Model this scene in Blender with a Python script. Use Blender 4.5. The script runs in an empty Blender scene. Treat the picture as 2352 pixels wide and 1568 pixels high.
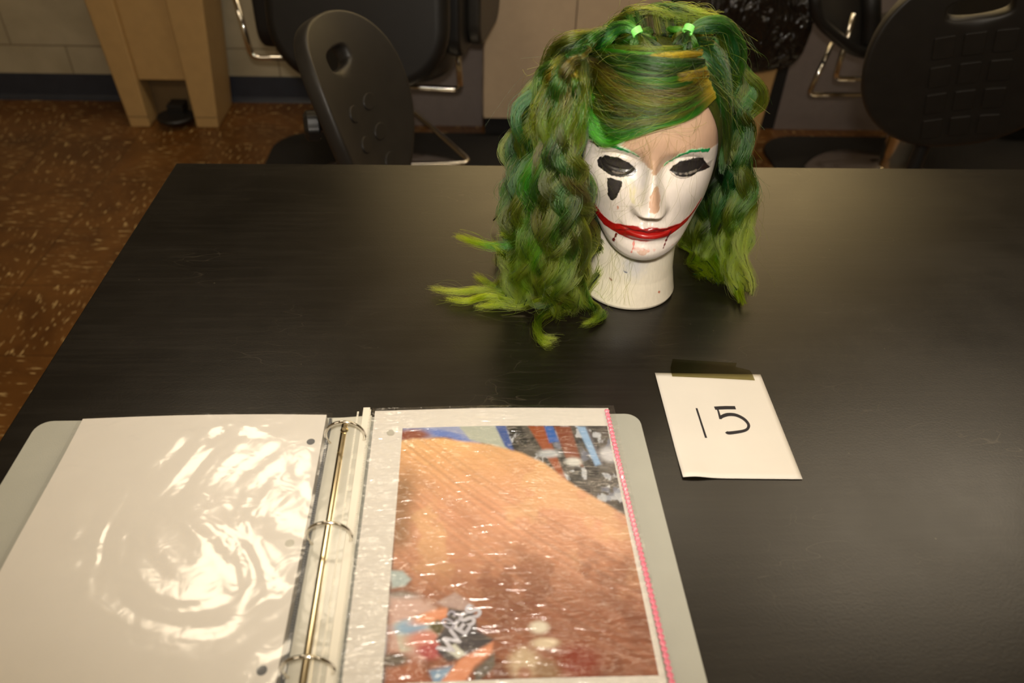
import bpy, bmesh, math, random
import numpy as np
from mathutils import Vector, Matrix
random.seed(7)
RNG = np.random.default_rng(11)
S = bpy.context.scene
COL = S.collection
# ------------------------------------------------------------------ camera
TT = 0.75                                     # table top height
CAM = np.array([0.0, 0.0, 1.2640])
FPX = 1774.77
CR = np.array([0.99785, -0.05223, 0.03347]); CU = np.array([0.00699, 0.62719, 0.77883]); CF = np.array([0.06167, 0.77693, -0.62655])
CR /= np.linalg.norm(CR); CF -= CR * (CF @ CR); CF /= np.linalg.norm(CF); CU = np.cross(CR, CF)
cam = bpy.data.objects.new('camera', bpy.data.cameras.new('camera')); COL.objects.link(cam)
cam.matrix_world = Matrix([[CR[0], CU[0], -CF[0], 0], [CR[1], CU[1], -CF[1], 0], [CR[2], CU[2], -CF[2], CAM[2]], [0, 0, 0, 1]])
cam.data.sensor_width = 36; cam.data.lens = FPX / 2352 * 36; cam.data.clip_start = 0.05
cam.data.dof.use_dof = True; cam.data.dof.focus_distance = 0.84; cam.data.dof.aperture_fstop = 5.0
S.camera = cam
# ------------------------------------------------------------------ light and exposure
S.view_settings.view_transform = 'Standard'; S.view_settings.look = 'None'; S.view_settings.gamma = 1
S.view_settings.exposure = 0.18; S.view_settings.use_curve_mapping = False
S.cycles.use_denoising = True
S.cycles.max_bounces = 8; S.cycles.transparent_max_bounces = 12; S.cycles.diffuse_bounces = 3; S.cycles.glossy_bounces = 4
S.cycles.caustics_reflective = False; S.cycles.caustics_refractive = False; S.cycles.sample_clamp_indirect = 6
W_ = bpy.data.worlds.new('world'); S.world = W_; W_.use_nodes = True
W_.node_tree.nodes['Background'].inputs[0].default_value = (1, .86, .66, 1); W_.node_tree.nodes['Background'].inputs[1].default_value = 0.05
WARM = (1.0, 0.83, 0.60)
def panel_light(name, x, y, sx, sy, power, z=2.66, col=WARM):
    l = bpy.data.lights.new(name, 'AREA'); l.shape = 'RECTANGLE'; l.size = sx; l.size_y = sy; l.energy = power; l.color = col
    o = bpy.data.objects.new(name, l); COL.objects.link(o); o.location = (x, y, z); return o
panel_light('ceiling_lamp', -0.70, 1.75, .5, .5, 7.5)
panel_light('ceiling_lamp', 1.75, 1.85, 1.2, .6, 14)
panel_light('ceiling_lamp', .50, 1.95, .9, .4, 6)
panel_light('ceiling_lamp', 0.25, -0.75, 1.2, 0.6, 11)
panel_light('ceiling_lamp', -1.9, -0.6, 1.2, 0.6, 15)
panel_light('ceiling_lamp', 2.2, -0.4, 1.2, 0.6, 11)
wl_ = panel_light('added_wall_wash', .85, 2.45, 1.9, 0.2, 34, z=2.0, col=(1, .80, .50)); wl_.rotation_euler = (math.radians(78), 0, 0); wl_.data.spread = math.radians(110)  # added light without a fixture, brightens the upper wall the tabletop reflects
# the photographer's flash, just above the lens
fl_ = panel_light('camera_flash', .0, -.03, .07, .045, 4.2, z=1.385, col=(1.0, .91, .79)); fl_.rotation_euler = (math.radians(90 - 20), 0, math.radians(-6)); fl_.data.spread = math.radians(108)

def at(px, py, Y):                            # the place point seen at a photo pixel, at depth Y
    d = CF + CR * (px - 1176) / FPX - CU * (py - 784) / FPX
    return CAM + d * (Y / d[1])
def at_z(px, py, z):
    d = CF + CR * (px - 1176) / FPX - CU * (py - 784) / FPX
    return CAM + d * ((z - CAM[2]) / d[2])
# ------------------------------------------------------------------ materials
def lin(c):
    return tuple(((v / 255) / 12.92 if v / 255 <= .04045 else ((v / 255 + .055) / 1.055) ** 2.4) for v in c)
class NT:
    def __init__(s, name):
        s.m = bpy.data.materials.new(name); s.m.use_nodes = True; s.t = s.m.node_tree; s.n = s.t.nodes
        s.b = s.n['Principled BSDF']; s.o = s.n['Material Output']
    def add(s, kind, **kw):
        n = s.n.new(kind)
        for k, v in kw.items():
            if k.startswith('_'): setattr(n, k[1:], v)
            else: n.inputs[k.replace('_', ' ')].default_value = v
        return n
    def link(s, a, b): s.t.links.new(a, b)
    def coord(s, scale=(1, 1, 1), rot=(0, 0, 0), src='Object'):
        tc = s.add('ShaderNodeTexCoord'); mp = s.add('ShaderNodeMapping'); mp.inputs['Scale'].default_value = scale; mp.inputs['Rotation'].default_value = rot
        s.link(tc.outputs[src], mp.inputs[0]); return mp.outputs[0]
    def noise(s, vec, scale, detail=3, rough=.5, dist=0):
        n = s.add('ShaderNodeTexNoise', Scale=scale, Detail=detail, Roughness=rough, Distortion=dist); s.link(vec, n.inputs['Vector']); return n.outputs['Fac']
    def ramp(s, fac, stops):
        r = s.add('ShaderNodeValToRGB'); e = r.color_ramp.elements
        while len(e) < len(stops): e.new(.5)
        for q, (p, c) in zip(e, stops): q.position = p; q.color = (*c, 1) if len(c) == 3 else c
        s.link(fac, r.inputs[0]); return r.outputs[0]
    def mix(s, f, a, b):
        n = s.add('ShaderNodeMix', _data_type='RGBA')
        for v, i in ((f, 0), (a, 6), (b, 7)):
            if hasattr(v, 'links') or hasattr(v, 'is_linked'): s.link(v, n.inputs[i])
            else: n.inputs[i].default_value = (*v, 1) if isinstance(v, tuple) and len(v) == 3 else v
        return n.outputs[2]
    def bump(s, h, strength=.3, dist=.001):
        b = s.add('ShaderNodeBump', Strength=strength, Distance=dist); s.link(h, b.inputs['Height']); s.link(b.outputs[0], s.b.inputs['Normal']); return b
def M(name, c, rough=.5, metal=0, var=.12, nscale=30, bump=0, bscale=200, coat=0, spec=.5, src='Object', bd=.001):
    t = NT(name); c = lin(c); v = t.coord(src=src)
    f = t.noise(v, nscale)
    t.link(t.ramp(f, [(.3, tuple(x * (1 - var) for x in c)), (.7, tuple(min(1, x * (1 + var)) for x in c))]), t.b.inputs['Base Color'])
    t.b.inputs['Roughness'].default_value = rough; t.b.inputs['Metallic'].default_value = metal
    t.b.inputs['Coat Weight'].default_value = coat; t.b.inputs['Coat Roughness'].default_value = .15; t.b.inputs['Specular IOR Level'].default_value = spec
    if bump: t.bump(t.noise(v, bscale, 2), bump, bd)
    return t.m
# ------------------------------------------------------------------ mesh helpers
def link(o, parent=None):
    COL.objects.link(o)
    if parent is not None: o.parent = parent; o.matrix_parent_inverse = Matrix.Translation(parent.location).inverted() if parent.type == 'EMPTY' and parent.parent is None else Matrix.Identity(4)
    return o
def obj(name, V, Fc, mat, parent=None, smooth=False, uv=None):
    me = bpy.data.meshes.new(name); me.from_pydata([tuple(map(float, v)) for v in V], [], [tuple(map(int, f)) for f in Fc]); me.update()
    if smooth: me.polygons.foreach_set('use_smooth', [True] * len(me.polygons))
    me.materials.append(mat)
    return link(bpy.data.objects.new(name, me), parent)
def thing(name, label, cat, loc=(0, 0, 0), group=None):
    o = bpy.data.objects.new(name, None); o.empty_display_size = .05; COL.objects.link(o); o.location = loc; return tag(o, label, cat, group)
def tag(o, label, cat, group=None):
    o['label'] = label; o['category'] = cat
    if group: o['group'] = group
    return o
def struct(o): o['kind'] = 'structure'; return o
class G:                                      # collects geometry for ONE mesh
    def __init__(s): s.V = []; s.F = []
    def add(s, V, F):
        k = len(s.V); s.V += [tuple(v) for v in V]; s.F += [tuple(i + k for i in f) for f in F]; return s
    def box(s, a, b, T=None):
        (x0, y0, z0), (x1, y1, z1) = a, b
        V = [(x0, y0, z0), (x1, y0, z0), (x1, y1, z0), (x0, y1, z0), (x0, y0, z1), (x1, y0, z1), (x1, y1, z1), (x0, y1, z1)]
        if T is not None: V = [tuple(T @ Vector(v)) for v in V]
        return s.add(V, [(0, 3, 2, 1), (4, 5, 6, 7), (0, 1, 5, 4), (1, 2, 6, 5), (2, 3, 7, 6), (3, 0, 4, 7)])
    def prism(s, poly, z0, z1, T=None, top=None):
        n = len(poly); tp = top or poly
        V = [(x, y, z0) for x, y in poly] + [(x, y, z1) for x, y in tp]
        if T is not None: V = [tuple(T @ Vector(v)) for v in V]
        return s.add(V, [tuple(range(n))[::-1], tuple(range(n, 2 * n))] + [(i, (i + 1) % n, (i + 1) % n + n, i + n) for i in range(n)])
    def tube(s, P, r, n=10, cap=True):
        P = np.array(P, float); k = len(P); T = np.gradient(P, axis=0); T /= np.linalg.norm(T, axis=1)[:, None] + 1e-12
        rr = np.broadcast_to(np.array(r, float), (k,)); up = np.array([0, 0, 1.]) if abs(T[0][2]) < .9 else np.array([1., 0, 0])
        u = np.cross(T[0], up); u /= np.linalg.norm(u); V = []
        for i in range(k):
            u = u - T[i] * (u @ T[i]); u /= np.linalg.norm(u); w = np.cross(T[i], u)
            for j in range(n):
                a = 2 * math.pi * j / n; V.append(P[i] + rr[i] * (u * math.cos(a) + w * math.sin(a)))
        F = [(i * n + j, i * n + (j + 1) % n, (i + 1) * n + (j + 1) % n, (i + 1) * n + j) for i in range(k - 1) for j in range(n)]
        if cap: F += [tuple(range(n))[::-1], tuple(range((k - 1) * n, k * n))]
        return s.add(V, F)
    def lathe(s, prof, n=32, c=(0, 0, 0), T=None):
        V = [(c[0] + r * math.cos(2 * math.pi * j / n), c[1] + r * math.sin(2 * math.pi * j / n), c[2] + z) for r, z in prof for j in range(n)]
        if T is not None: V = [tuple(T @ Vector(v)) for v in V]
        k = len(prof)
        F = [(i * n + j, i * n + (j + 1) % n, (i + 1) * n + (j + 1) % n, (i + 1) * n + j) for i in range(k - 1) for j in range(n)]
        return s.add(V, F + [tuple(range(n))[::-1], tuple(range((k - 1) * n, k * n))])
    def grid(s, A):                           # A: (m, n, 3)
        m, n = A.shape[:2]
        return s.add(A.reshape(-1, 3), [(i * n + j, i * n + j + 1, (i + 1) * n + j + 1, (i + 1) * n + j) for i in range(m - 1) for j in range(n - 1)])
    def build(s, name, mat, parent=None, smooth=False, bevel=0, seg=2, sub=0, solid=0, local=True):
        V = s.V
        if local and parent is not None and parent.type == 'EMPTY': pass
        o = obj(name, V, s.F, mat, parent, smooth)
        if parent is not None: o.matrix_parent_inverse = parent_world(parent).inverted()
        if solid: d = o.modifiers.new('solid', 'SOLIDIFY'); d.thickness = solid
        if bevel: d = o.modifiers.new('bevel', 'BEVEL'); d.width = bevel; d.segments = seg; d.limit_method = 'ANGLE'; d.angle_limit = .6
        if sub: d = o.modifiers.new('sub', 'SUBSURF'); d.levels = sub; d.render_levels = sub
        if bevel and not smooth: o.data.polygons.foreach_set('use_smooth', [True] * len(o.data.polygons)); w = o.modifiers.new('wn', 'WEIGHTED_NORMAL'); w.keep_sharp = True
        return o
def parent_world(p):
    m = Matrix.LocRotScale(p.location, p.rotation_euler, p.scale)
    return (parent_world(p.parent) @ p.matrix_parent_inverse @ m) if p.parent else m
def cr(P, n=24):                              # Catmull-Rom through P
    P = np.array(P, float); Q = np.vstack([2 * P[0] - P[1], P, 2 * P[-1] - P[-2]])
    t = np.linspace(0, len(P) - 1 - 1e-6, n); i = t.astype(int); u = (t - i)[:, None]
    a, b, c, d = Q[i], Q[i + 1], Q[i + 2], Q[i + 3]
    return .5 * (2 * b + (c - a) * u + (2 * a - 5 * b + 4 * c - d) * u ** 2 + (3 * b - a - 3 * c + d) * u ** 3)
def fillet(P, r=.02, n=6):                    # rounded corners in a bent tube path
    P = [np.array(p, float) for p in P]; out = [P[0]]
    for a, b, c in zip(P, P[1:], P[2:]):
        d1 = (a - b) / np.linalg.norm(a - b); d2 = (c - b) / np.linalg.norm(c - b)
        for t in np.linspace(0, 1, n): out.append((b + d1 * r) * (1 - t) ** 2 + 2 * b * t * (1 - t) + (b + d2 * r) * t * t)
    return out + [P[-1]]
def rrect(w, h, r, n=6, cx=0, cy=0):
    out = []
    for sx, sy, a0 in ((1, 1, 0), (-1, 1, 90), (-1, -1, 180), (1, -1, 270)):
        for k in range(n + 1):
            a = math.radians(a0 + 90 * k / n); out.append((cx + sx * (w / 2 - r) + r * math.cos(a), cy + sy * (h / 2 - r) + r * math.sin(a)))
    return out
# ------------------------------------------------------------------ the room
def floor_mat():
    t = NT('brown_vinyl_tile'); v = t.coord()
    ck = t.add('ShaderNodeTexChecker', Scale=1 / .305); t.link(v, ck.inputs[0])
    sc = []
    for k, (s1, s2) in enumerate(((18, 95), (95, 18))):       # streak flecks, direction turns tile by tile
        mp = t.add('ShaderNodeMapping'); mp.inputs['Scale'].default_value = (s1, s2, 1); mp.inputs['Rotation'].default_value = (0, 0, .25); t.link(v, mp.inputs[0])
        n = t.add('ShaderNodeTexNoise', Scale=1.2, Detail=2.5, Roughness=.6); t.link(mp.outputs[0], n.inputs['Vector'])
        sc.append(t.ramp(n.outputs['Fac'], [(.605, (0, 0, 0)), (.67, (1, 1, 1))]))
    fl = t.mix(ck.outputs['Fac'], sc[0], sc[1])
    base = t.ramp(t.noise(v, 5, 5, .65, .6), [(.3, lin((84, 52, 22))), (.7, lin((120, 80, 38)))])
    c = t.mix(fl, base, lin((206, 176, 120)))
    br = t.add('ShaderNodeTexBrick', _offset=0, _squash=1); br.inputs['Scale'].default_value = 1 / .305; br.inputs['Mortar Size'].default_value = .004; br.inputs['Brick Width'].default_value = 1; br.inputs['Row Height'].default_value = 1
    t.link(v, br.inputs[0])
    c = t.mix(br.outputs['Fac'], c, lin((62, 38, 17)))
    t.link(c, t.b.inputs['Base Color']); t.b.inputs['Roughness'].default_value = .32
    t.bump(t.noise(v, 14, 3), .08, .002)
    return t.m
def block_mat():
    t = NT('painted_block'); tc = t.add('ShaderNodeTexCoord'); mp = t.add('ShaderNodeMapping'); mp.inputs['Rotation'].default_value = (math.pi / 2, 0, 0); mp.inputs['Location'].default_value = (.15, -.0, .0)
    t.link(tc.outputs['Object'], mp.inputs[0])
    sx = t.add('ShaderNodeSeparateXYZ'); t.link(tc.outputs['Object'], sx.inputs[0]); cx = t.add('ShaderNodeCombineXYZ')
    ax = t.add('ShaderNodeMath', _operation='ADD'); ax.inputs[1].default_value = 1.752 + .203 + .406 * 10; t.link(sx.outputs[0], ax.inputs[0])
    az = t.add('ShaderNodeMath', _operation='ADD'); az.inputs[1].default_value = -.213 + .2032 * 10; t.link(sx.outputs[2], az.inputs[0])
    t.link(ax.outputs[0], cx.inputs[0]); t.link(az.outputs[0], cx.inputs[1])
    br = t.add('ShaderNodeTexBrick', _offset=.5); br.inputs['Scale'].default_value = 1; br.inputs['Brick Width'].default_value = .406; br.inputs['Row Height'].default_value = .2032; br.inputs['Mortar Size'].default_value = .004; br.inputs['Mortar Smooth'].default_value = .6
    t.link(cx.outputs[0], br.inputs[0])
    v = t.coord()
    c = t.ramp(t.noise(v, 9, 4), [(.3, lin((168, 158, 132))), (.7, lin((184, 174, 148)))])
    c = t.mix(br.outputs['Fac'], c, lin((140, 128, 104)))
    t.link(c, t.b.inputs['Base Color']); t.b.inputs['Roughness'].default_value = .55
    h = t.add('ShaderNodeMath', _operation='MULTIPLY_ADD'); h.inputs[1].default_value = -1.2; t.link(br.outputs['Fac'], h.inputs[0]); t.link(t.noise(v, 130, 3), h.inputs[2])
    t.bump(h.outputs[0], .5, .003)
    return t.m
mBeige = M('painted_plaster', (176, 164, 136), .7, var=.04)
mCeil = M('ceiling_tile', (205, 198, 180), .8, var=.05, bump=.3, bscale=120)
X0, X1, Y0, Y1, ZC = -3.2, 4.2, -2.6, 3.16, 2.7
struct(G().box((X0, Y0, -.1), (X1, Y1 + .12, 0)).build('floor', floor_mat()))
struct(G().box((X0, Y0, ZC), (X1, Y1 + .12, ZC + .1)).build('ceiling', mCeil))
struct(G().box((X0, Y1, 0), (X1, Y1 + .12, ZC)).build('wall_back', block_mat()))
struct(G().box((X0 - .1, Y0, 0), (X0, Y1, ZC)).build('wall_left', mBeige))
struct(G().box((X1, Y0, 0), (X1 + .1, Y1, ZC)).build('wall_right', mBeige))
struct(G().box((X0, Y0 - .1, 0), (X1, Y0, ZC)).build('wall_front', mBeige))
mBoard = M('dark_board', (30, 27, 22), .6, var=.05)  # for added boards out of view, there to darken what the tabletop reflects
struct(G().box((X0 + .05, 3.12, 1.2), (-.42, 3.158, 2.66)).build('unseen_board_left', mBoard, bevel=.004))
struct(G().box((2.45, 3.12, 1.2), (X1 - .05, 3.158, 2.66)).build('unseen_board_right', mBoard, bevel=.004))
mBase = M('vinyl_cove_base', (52, 56, 66), .4, var=.08, spec=.4)
g = G(); prof = [(0, .104), (.003, .104), (.004, .02), (.008, .008), (.016, .0), (0, 0)]
V = [(x, Y1 - d, z) for x in (X0, -.52) for d, z in prof]; n = len(prof)
g.add(V, [(i, (i + 1) % n, (i + 1) % n + n, i + n) for i in range(n)] + [tuple(range(n))[::-1], tuple(range(n, 2 * n))])
struct(g.build('baseboard_back', mBase))
# grey laminate knee walls of the styling stations
mPanel = M('grey_laminate', (122, 112, 108), .5, var=.05)
struct(G().box((-.565, 2.93, 0), (.078, Y1, 1.1)).build('trim_1', mPanel, bevel=.002))
struct(G().box((1.262, 2.93, 0), (X1, Y1, 1.1)).build('trim_2', mPanel, bevel=.002))
# ------------------------------------------------------------------ table
def table_mat():
    t = NT('black_laminate'); v = t.coord()
    n1 = t.noise(v, 6, 5, .6)
    c = t.ramp(n1, [(.3, lin((13, 10, 6))), (.7, lin((20, 16, 10)))])
    mp = t.add('ShaderNodeMapping'); mp.inputs['Scale'].default_value = (3, 60, 1); t.link(v, mp.inputs[0])
    sm = t.ramp(t.noise(mp.outputs[0], 3, 4, .6), [(.45, (0, 0, 0)), (.75, (.25, .25, .25))])
    # fine scratches: thin lines of distorted noise
    def lines(scale, rot, w):
        m2 = t.add('ShaderNodeMapping'); m2.inputs['Rotation'].default_value = (0, 0, rot); m2.inputs['Scale'].default_value = (1, 3.2, 1); t.link(v, m2.inputs[0])
        f = t.noise(m2.outputs[0], scale, 1.5, .4, .3)
        a = t.add('ShaderNodeMath', _operation='SUBTRACT'); a.inputs[1].default_value = .5; t.link(f, a.inputs[0])
        b = t.add('ShaderNodeMath', _operation='ABSOLUTE'); t.link(a.outputs[0], b.inputs[0])
        l = t.ramp(b.outputs[0], [(0, (1, 1, 1)), (w, (0, 0, 0))])
        msk = t.ramp(t.noise(v, 9, 2), [(.52, (0, 0, 0)), (.72, (1, 1, 1))])
        mm = t.add('ShaderNodeMix', _data_type='RGBA', _blend_type='MULTIPLY'); mm.inputs[0].default_value = 1; t.link(l, mm.inputs[6]); t.link(msk, mm.inputs[7]); return mm.outputs[2]
    s1 = lines(11, .5, .0016); s2 = lines(14, -1.0, .0012)
    ad = t.add('ShaderNodeMix', _data_type='RGBA', _blend_type='ADD'); ad.inputs[0].default_value = 1; t.link(s1, ad.inputs[6]); t.link(s2, ad.inputs[7])
    # dust specks
    vo = t.add('ShaderNodeTexVoronoi', Scale=26); t.link(v, vo.inputs['Vector']); dust = t.ramp(vo.outputs['Distance'], [(.0, (1, 1, 1)), (.028, (0, 0, 0))])
    c = t.mix(sm, c, lin((46, 42, 36)))
    c = t.mix(ad.outputs[2], c, lin((62, 56, 46)))
    c = t.mix(dust, c, lin((96, 90, 74)))
    t.link(c, t.b.inputs['Base Color'])
    t.link(t.ramp(n1, [(.3, (.27,) * 3), (.7, (.34,) * 3)]), t.b.inputs['Roughness'])
    t.b.inputs['Specular IOR Level'].default_value = .5
    t.bump(t.noise(v, 420, 2), .10, .0006)
    return t.m
tbl = thing('table', 'long black laminate table with the painted head and the open binder on it', 'table', (.55, .5, 0))
mBlackMetal = M('black_metal', (22, 21, 20), .4, .6)
G().box((-.413, -.06, .715), (1.95, 1.053, TT)).build('tabletop', table_mat(), tbl, bevel=.002)
G().box((-.33, .03, .63), (1.87, .97, .714)).build('apron', mBlackMetal, tbl, bevel=.002)
for x in (-.30, 1.79):
    for y in (.06, .89): G().box((x, y, 0), (x + .05, y + .05, .63)).build('leg', mBlackMetal, tbl, bevel=.004)
# ------------------------------------------------------------------ background furniture
mBinB = M('beige_plastic', (178, 146, 96), .5, var=.04, bump=.1, bscale=600)
mBinD = M('dark_beige_plastic', (112, 92, 62), .55, var=.05)
mBlackP = M('black_plastic', (24, 23, 22), .45, var=.1)
mChrome = M('chrome', (225, 220, 210), .10, 1, var=.02)
mLam = M('beige_laminate', (180, 160, 134), .5, var=.03)
mGap = M('dark_recess', (18, 16, 14), .7)
mVinyl = M('black_vinyl', (20, 19, 18), .5, bump=.25, bscale=260)
mVinylG = M('charcoal_vinyl', (44, 42, 38), .42, bump=.2, bscale=200)
mPU = M('black_polyurethane', (33, 30, 26), .48, bump=.35, bscale=700, bd=.0006)
mMat = M('black_rubber', (26, 24, 22), .75, bump=.3, bscale=300)

def frus(g, x0, x1, y0, y1, z0, a0, a1, b0, b1, z1):     # box from one rectangle to another
    g.prism([(x0, y0), (x1, y0), (x1, y1), (x0, y1)], z0, z1, top=[(a0, b0), (a1, b0), (a1, b1), (a0, b1)])
# step-on bin
b = thing('pedal_bin', 'beige plastic step-on bin with a black pedal, standing against the block wall', 'bin', (-1.10, 3.0, 0))
YF = 2.887
g = G()
frus(g, -1.268, -1.195, YF, 3.12, 0, -1.315, -1.209, YF, 3.135, .62)
frus(g, -1.022, -.939, YF, 3.12, 0, -1.031, -.888, YF, 3.135, .62)
g.build('post', mBinB, b, bevel=.006, seg=3)
g = G(); frus(g, -1.20, -1.02, YF + .022, 3.12, .176, -1.212, -1.028, YF + .022, 3.13, .62); g.build('front_panel', mBinB, b, bevel=.004)
G().box((-1.198, YF + .10, 0), (-1.018, 3.11, .174)).build('foot_recess', mBinD, b)
for xa, xb in ((-1.268, -1.193), (-1.023, -.938)): G().box((xa, YF - .0008, .042), (xb, YF + .004, .0445)).build('seam', mBinD, b)
g = G(); g.lathe([(.066, 0), (.070, .006), (.066, .014), (.03, .016)], 28, (-1.098, YF + .02, .030)); g.box((-1.128, YF + .03, .04), (-1.068, YF + .10, .075)); g.build('pedal', mBlackP, b, bevel=.002)
g = G(); frus(g, -1.335, -.868, YF - .015, 3.145, .62, -1.325, -.878, YF - .005, 3.14, .665); frus(g, -1.325, -.878, YF - .005, 3.14, .665, -1.25, -.95, YF + .08, 3.08, .70); g.build('lid', mBinB, b, bevel=.008, seg=3)
# salon mats
def mat_obj(cx, cy, w, d, r, label):
    o = G().prism(rrect(w, d, r, 10, cx, cy), 0, .014).build('floor_mat', mMat, bevel=.004); tag(o, label, 'mat', 'rubber floor mats'); return o
mat_obj(-.16, 2.335, 1.08, 1.01, .16, 'black rubber mat under the salon chair beside the beige pedal bin')
mat_obj(1.80, 2.335, 1.30, 1.01, .16, 'black rubber mat under the salon chair behind the gridded stool')
# cabinets
def cabinet(x0, x1, label, ndoor=2):
    c = thing('base_cabinet', label, 'cabinet', ((x0 + x1) / 2, 2.97, 0), 'beige base cabinets')
    G().box((x0, 2.80, .10), (x1, 3.155, .85)).build('body', mLam, c, bevel=.001)
    G().box((x0 + .01, 2.862, .001), (x1 - .01, 3.15, .0995)).build('toe_kick', mGap, c)
    w = (x1 - x0) / ndoor
    for k in range(ndoor):
        G().box((x0 + k * w + .0022, 2.780, .098), (x0 + (k + 1) * w - .0022, 2.799, .845)).build('door', mLam, c, bevel=.0012)
    G().box((x0 - .004, 2.77, .852), (x1 + .004, 3.155, .885)).build('worktop', mPanel, c, bevel=.003)
cabinet(.076, .716, 'beige two-door cabinet standing directly behind the green-haired head')
cabinet(2.14, 2.76, 'beige cabinet with dark toe kick, partly hidden by the gridded black stool back')
struct(G().box((1.150, 2.935, 0), (1.261, 3.155, 1.1)).build('unlit_panel_end', mGap))  # near-black box: the unlit end of the grey panel, shade put into its colour
# lined bin
b = thing('lined_bin', 'beige bin with a black liner bag folded over its rim, behind the green hair', 'bin', (.94, 2.70, 0))
g = G(); frus(g, .84, 1.050, 2.56, 2.84, 0, .80, 1.062, 2.53, 2.87, .52); g.build('bin_body', mBinB, b, bevel=.012, seg=3)
tb = NT('bin_liner_film'); tb.b.inputs['Base Color'].default_value = (*lin((24, 20, 17)), 1); tb.b.inputs['Roughness'].default_value = .2
tb.bump(tb.noise(tb.coord((1, 1, .5)), 16, 3, .55, 1.6), 1.0, .03)
A = []
for i, (z, e) in enumerate([(.535, -.115), (.54, -.03), (.60, -.02), (.66, -.005), (.672, .014), (.65, .038), (.59, .054), (.52, .060), (.45, .052), (.41, .036), (.385, .018), (.378, .006)]):
    P = rrect(.255 + 2 * e, .33 + 2 * e, .05, 10, .935, 2.70); row = []
    for j, (x, y) in enumerate(P):
        a = j / len(P) * 2 * math.pi; w = .009 * math.sin(9 * a + i) + .006 * math.sin(17 * a - 1.3 * i)
        row.append((x + math.cos(a) * w, y + math.sin(a) * w, z + .012 * math.sin(5 * a + 1) * (i > 6)))
    A.append(row + [row[0]])
G().grid(np.array(A)).build('liner_bag', tb.m, b, smooth=True, sub=1, solid=-.003)
# ---- salon chairs
def at2(px, py, Y): p = at(px, py, Y); return (p[0], Y, p[2])
def cushion(name, mat, parent, poly, z0, z1, T=None, bev=.03):
    return G().prism(poly, z0, z1, T).build(name, mat, parent, bevel=bev, seg=5)
def pedestal(parent, cx, cy, top, R=.30):
    G().lathe([(R, 0), (R, .012), (R * .93, .026), (R * .5, .05), (.06, .075), (.045, .09)], 48, (cx, cy, .0145)).build('base_plate', mChrome, parent, smooth=True)
    G().lathe([(.046, .09), (.046, .26), (.032, .262), (.032, top - .02)], 28, (cx, cy, .0145)).build('pedestal', mChrome, parent, bevel=.002)
c = thing('salon_chair', 'black upholstered salon chair with chrome tube arms, between the beige bin and beige cabinet', 'chair', (-.28, 2.5, 0), 'salon chairs')
cushion('seat', mVinylG, c, rrect(.50, .50, .20, 10, -.27, 2.50), .405, .52)
# backrest, its back to the table
Tb = Matrix.Translation((-.285, 2.27, .72)) @ Matrix.Rotation(math.radians(-8), 4, 'Z') @ Matrix.Rotation(math.radians(82), 4, 'X')
G().prism(rrect(.51, .60, .17, 12), -.05, .05, Tb).build('backrest', mVinyl, c, bevel=.035, seg=5)
g = G().prism(rrect(.10, .44, .045, 8), -.03, .03, Matrix.Translation((.045, 2.45, .64)) @ Matrix.Rotation(math.radians(90), 4, 'X') @ Matrix.Rotation(math.radians(90), 4, 'Y')); 
Ta = lambda x, y, a: Matrix.Translation((x, y, .60)) @ Matrix.Rotation(math.radians(a), 4, 'Z') @ Matrix.Rotation(math.radians(90), 4, 'Y')
G().prism(rrect(.26, .42, .07, 8), -.022, .022, Ta(.015, 2.50, -12)).build('armrest', mVinyl, c, bevel=.012, seg=3)
G().prism(rrect(.25, .36, .08, 8), -.022, .022, Ta(.070, 2.56, -12)).build('arm_panel', mVinylG, c, bevel=.012, seg=3)
G().prism(rrect(.26, .22, .07, 8), -.026, .026, Ta(-.560, 2.46, -8)).build('armrest', mVinyl, c, bevel=.012, seg=3)
L = [at2(533, -30, 2.62), at2(578, 132, 2.62), (-.36, 2.60, .372)]
G().tube(fillet(L, .03), .0095, 12).build('arm_tube', mChrome, c, smooth=True)
L = [at2(1047, 60, 2.52), at2(1058, 205, 2.52), (-.26, 2.52, .315), (-.27, 2.52, .40)]
G().tube(fillet(L, .025), .0095, 12).build('arm_tube', mChrome, c, smooth=True)
pedestal(c, -.235, 2.36, .39)
A_ = at_z(945, 250, .17); B_ = at_z(1084, 374, .10); 
C_ = B_ + np.array([-.44, -.03, 0]); D_ = A_ + np.array([-.42, -.03, 0])
D2 = at_z(925, 330, .14)
G().tube(fillet([(-.30, 2.42, .10), A_ + np.array([-.10, .0, 0]), A_, B_, C_, (-.30, 2.30, .10)], .04), .0085, 12).build('footrest', mChrome, c, smooth=True)

c = thing('salon_chair', 'black salon chair with twin chrome arm loops and round chrome base, behind the gridded stool', 'chair', (1.52, 2.5, 0), 'salon chairs')
cushion('seat', mVinylG, c, rrect(.46, .50, .18, 10, 1.60, 2.50), .42, .53)
Tb = Matrix.Translation((1.58, 2.30, .76)) @ Matrix.Rotation(math.radians(10), 4, 'Z') @ Matrix.Rotation(math.radians(82), 4, 'X')
G().prism(rrect(.50, .56, .16, 12), -.05, .05, Tb).build('backrest', mVinyl, c, bevel=.035, seg=5)
G().tube(fillet([at2(1868, -40, 2.42), at2(1876, 45, 2.42), at2(1962, 118, 2.46), at2(2040, 128, 2.5)], .05, 10), .018, 14).build('armrest', mVinyl, c, smooth=True)
G().tube(fillet([at2(2000, -60, 2.5), at2(2002, 60, 2.5), at2(1995, 120, 2.5)], .04, 8), .03, 14).build('armrest', mVinyl, c, smooth=True)
pg = [at2(*q, 2.52) for q in ((1885, -40), (1885, 35), (1910, 66), (1965, 108), (2010, 115), (2010, -40))]
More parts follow.
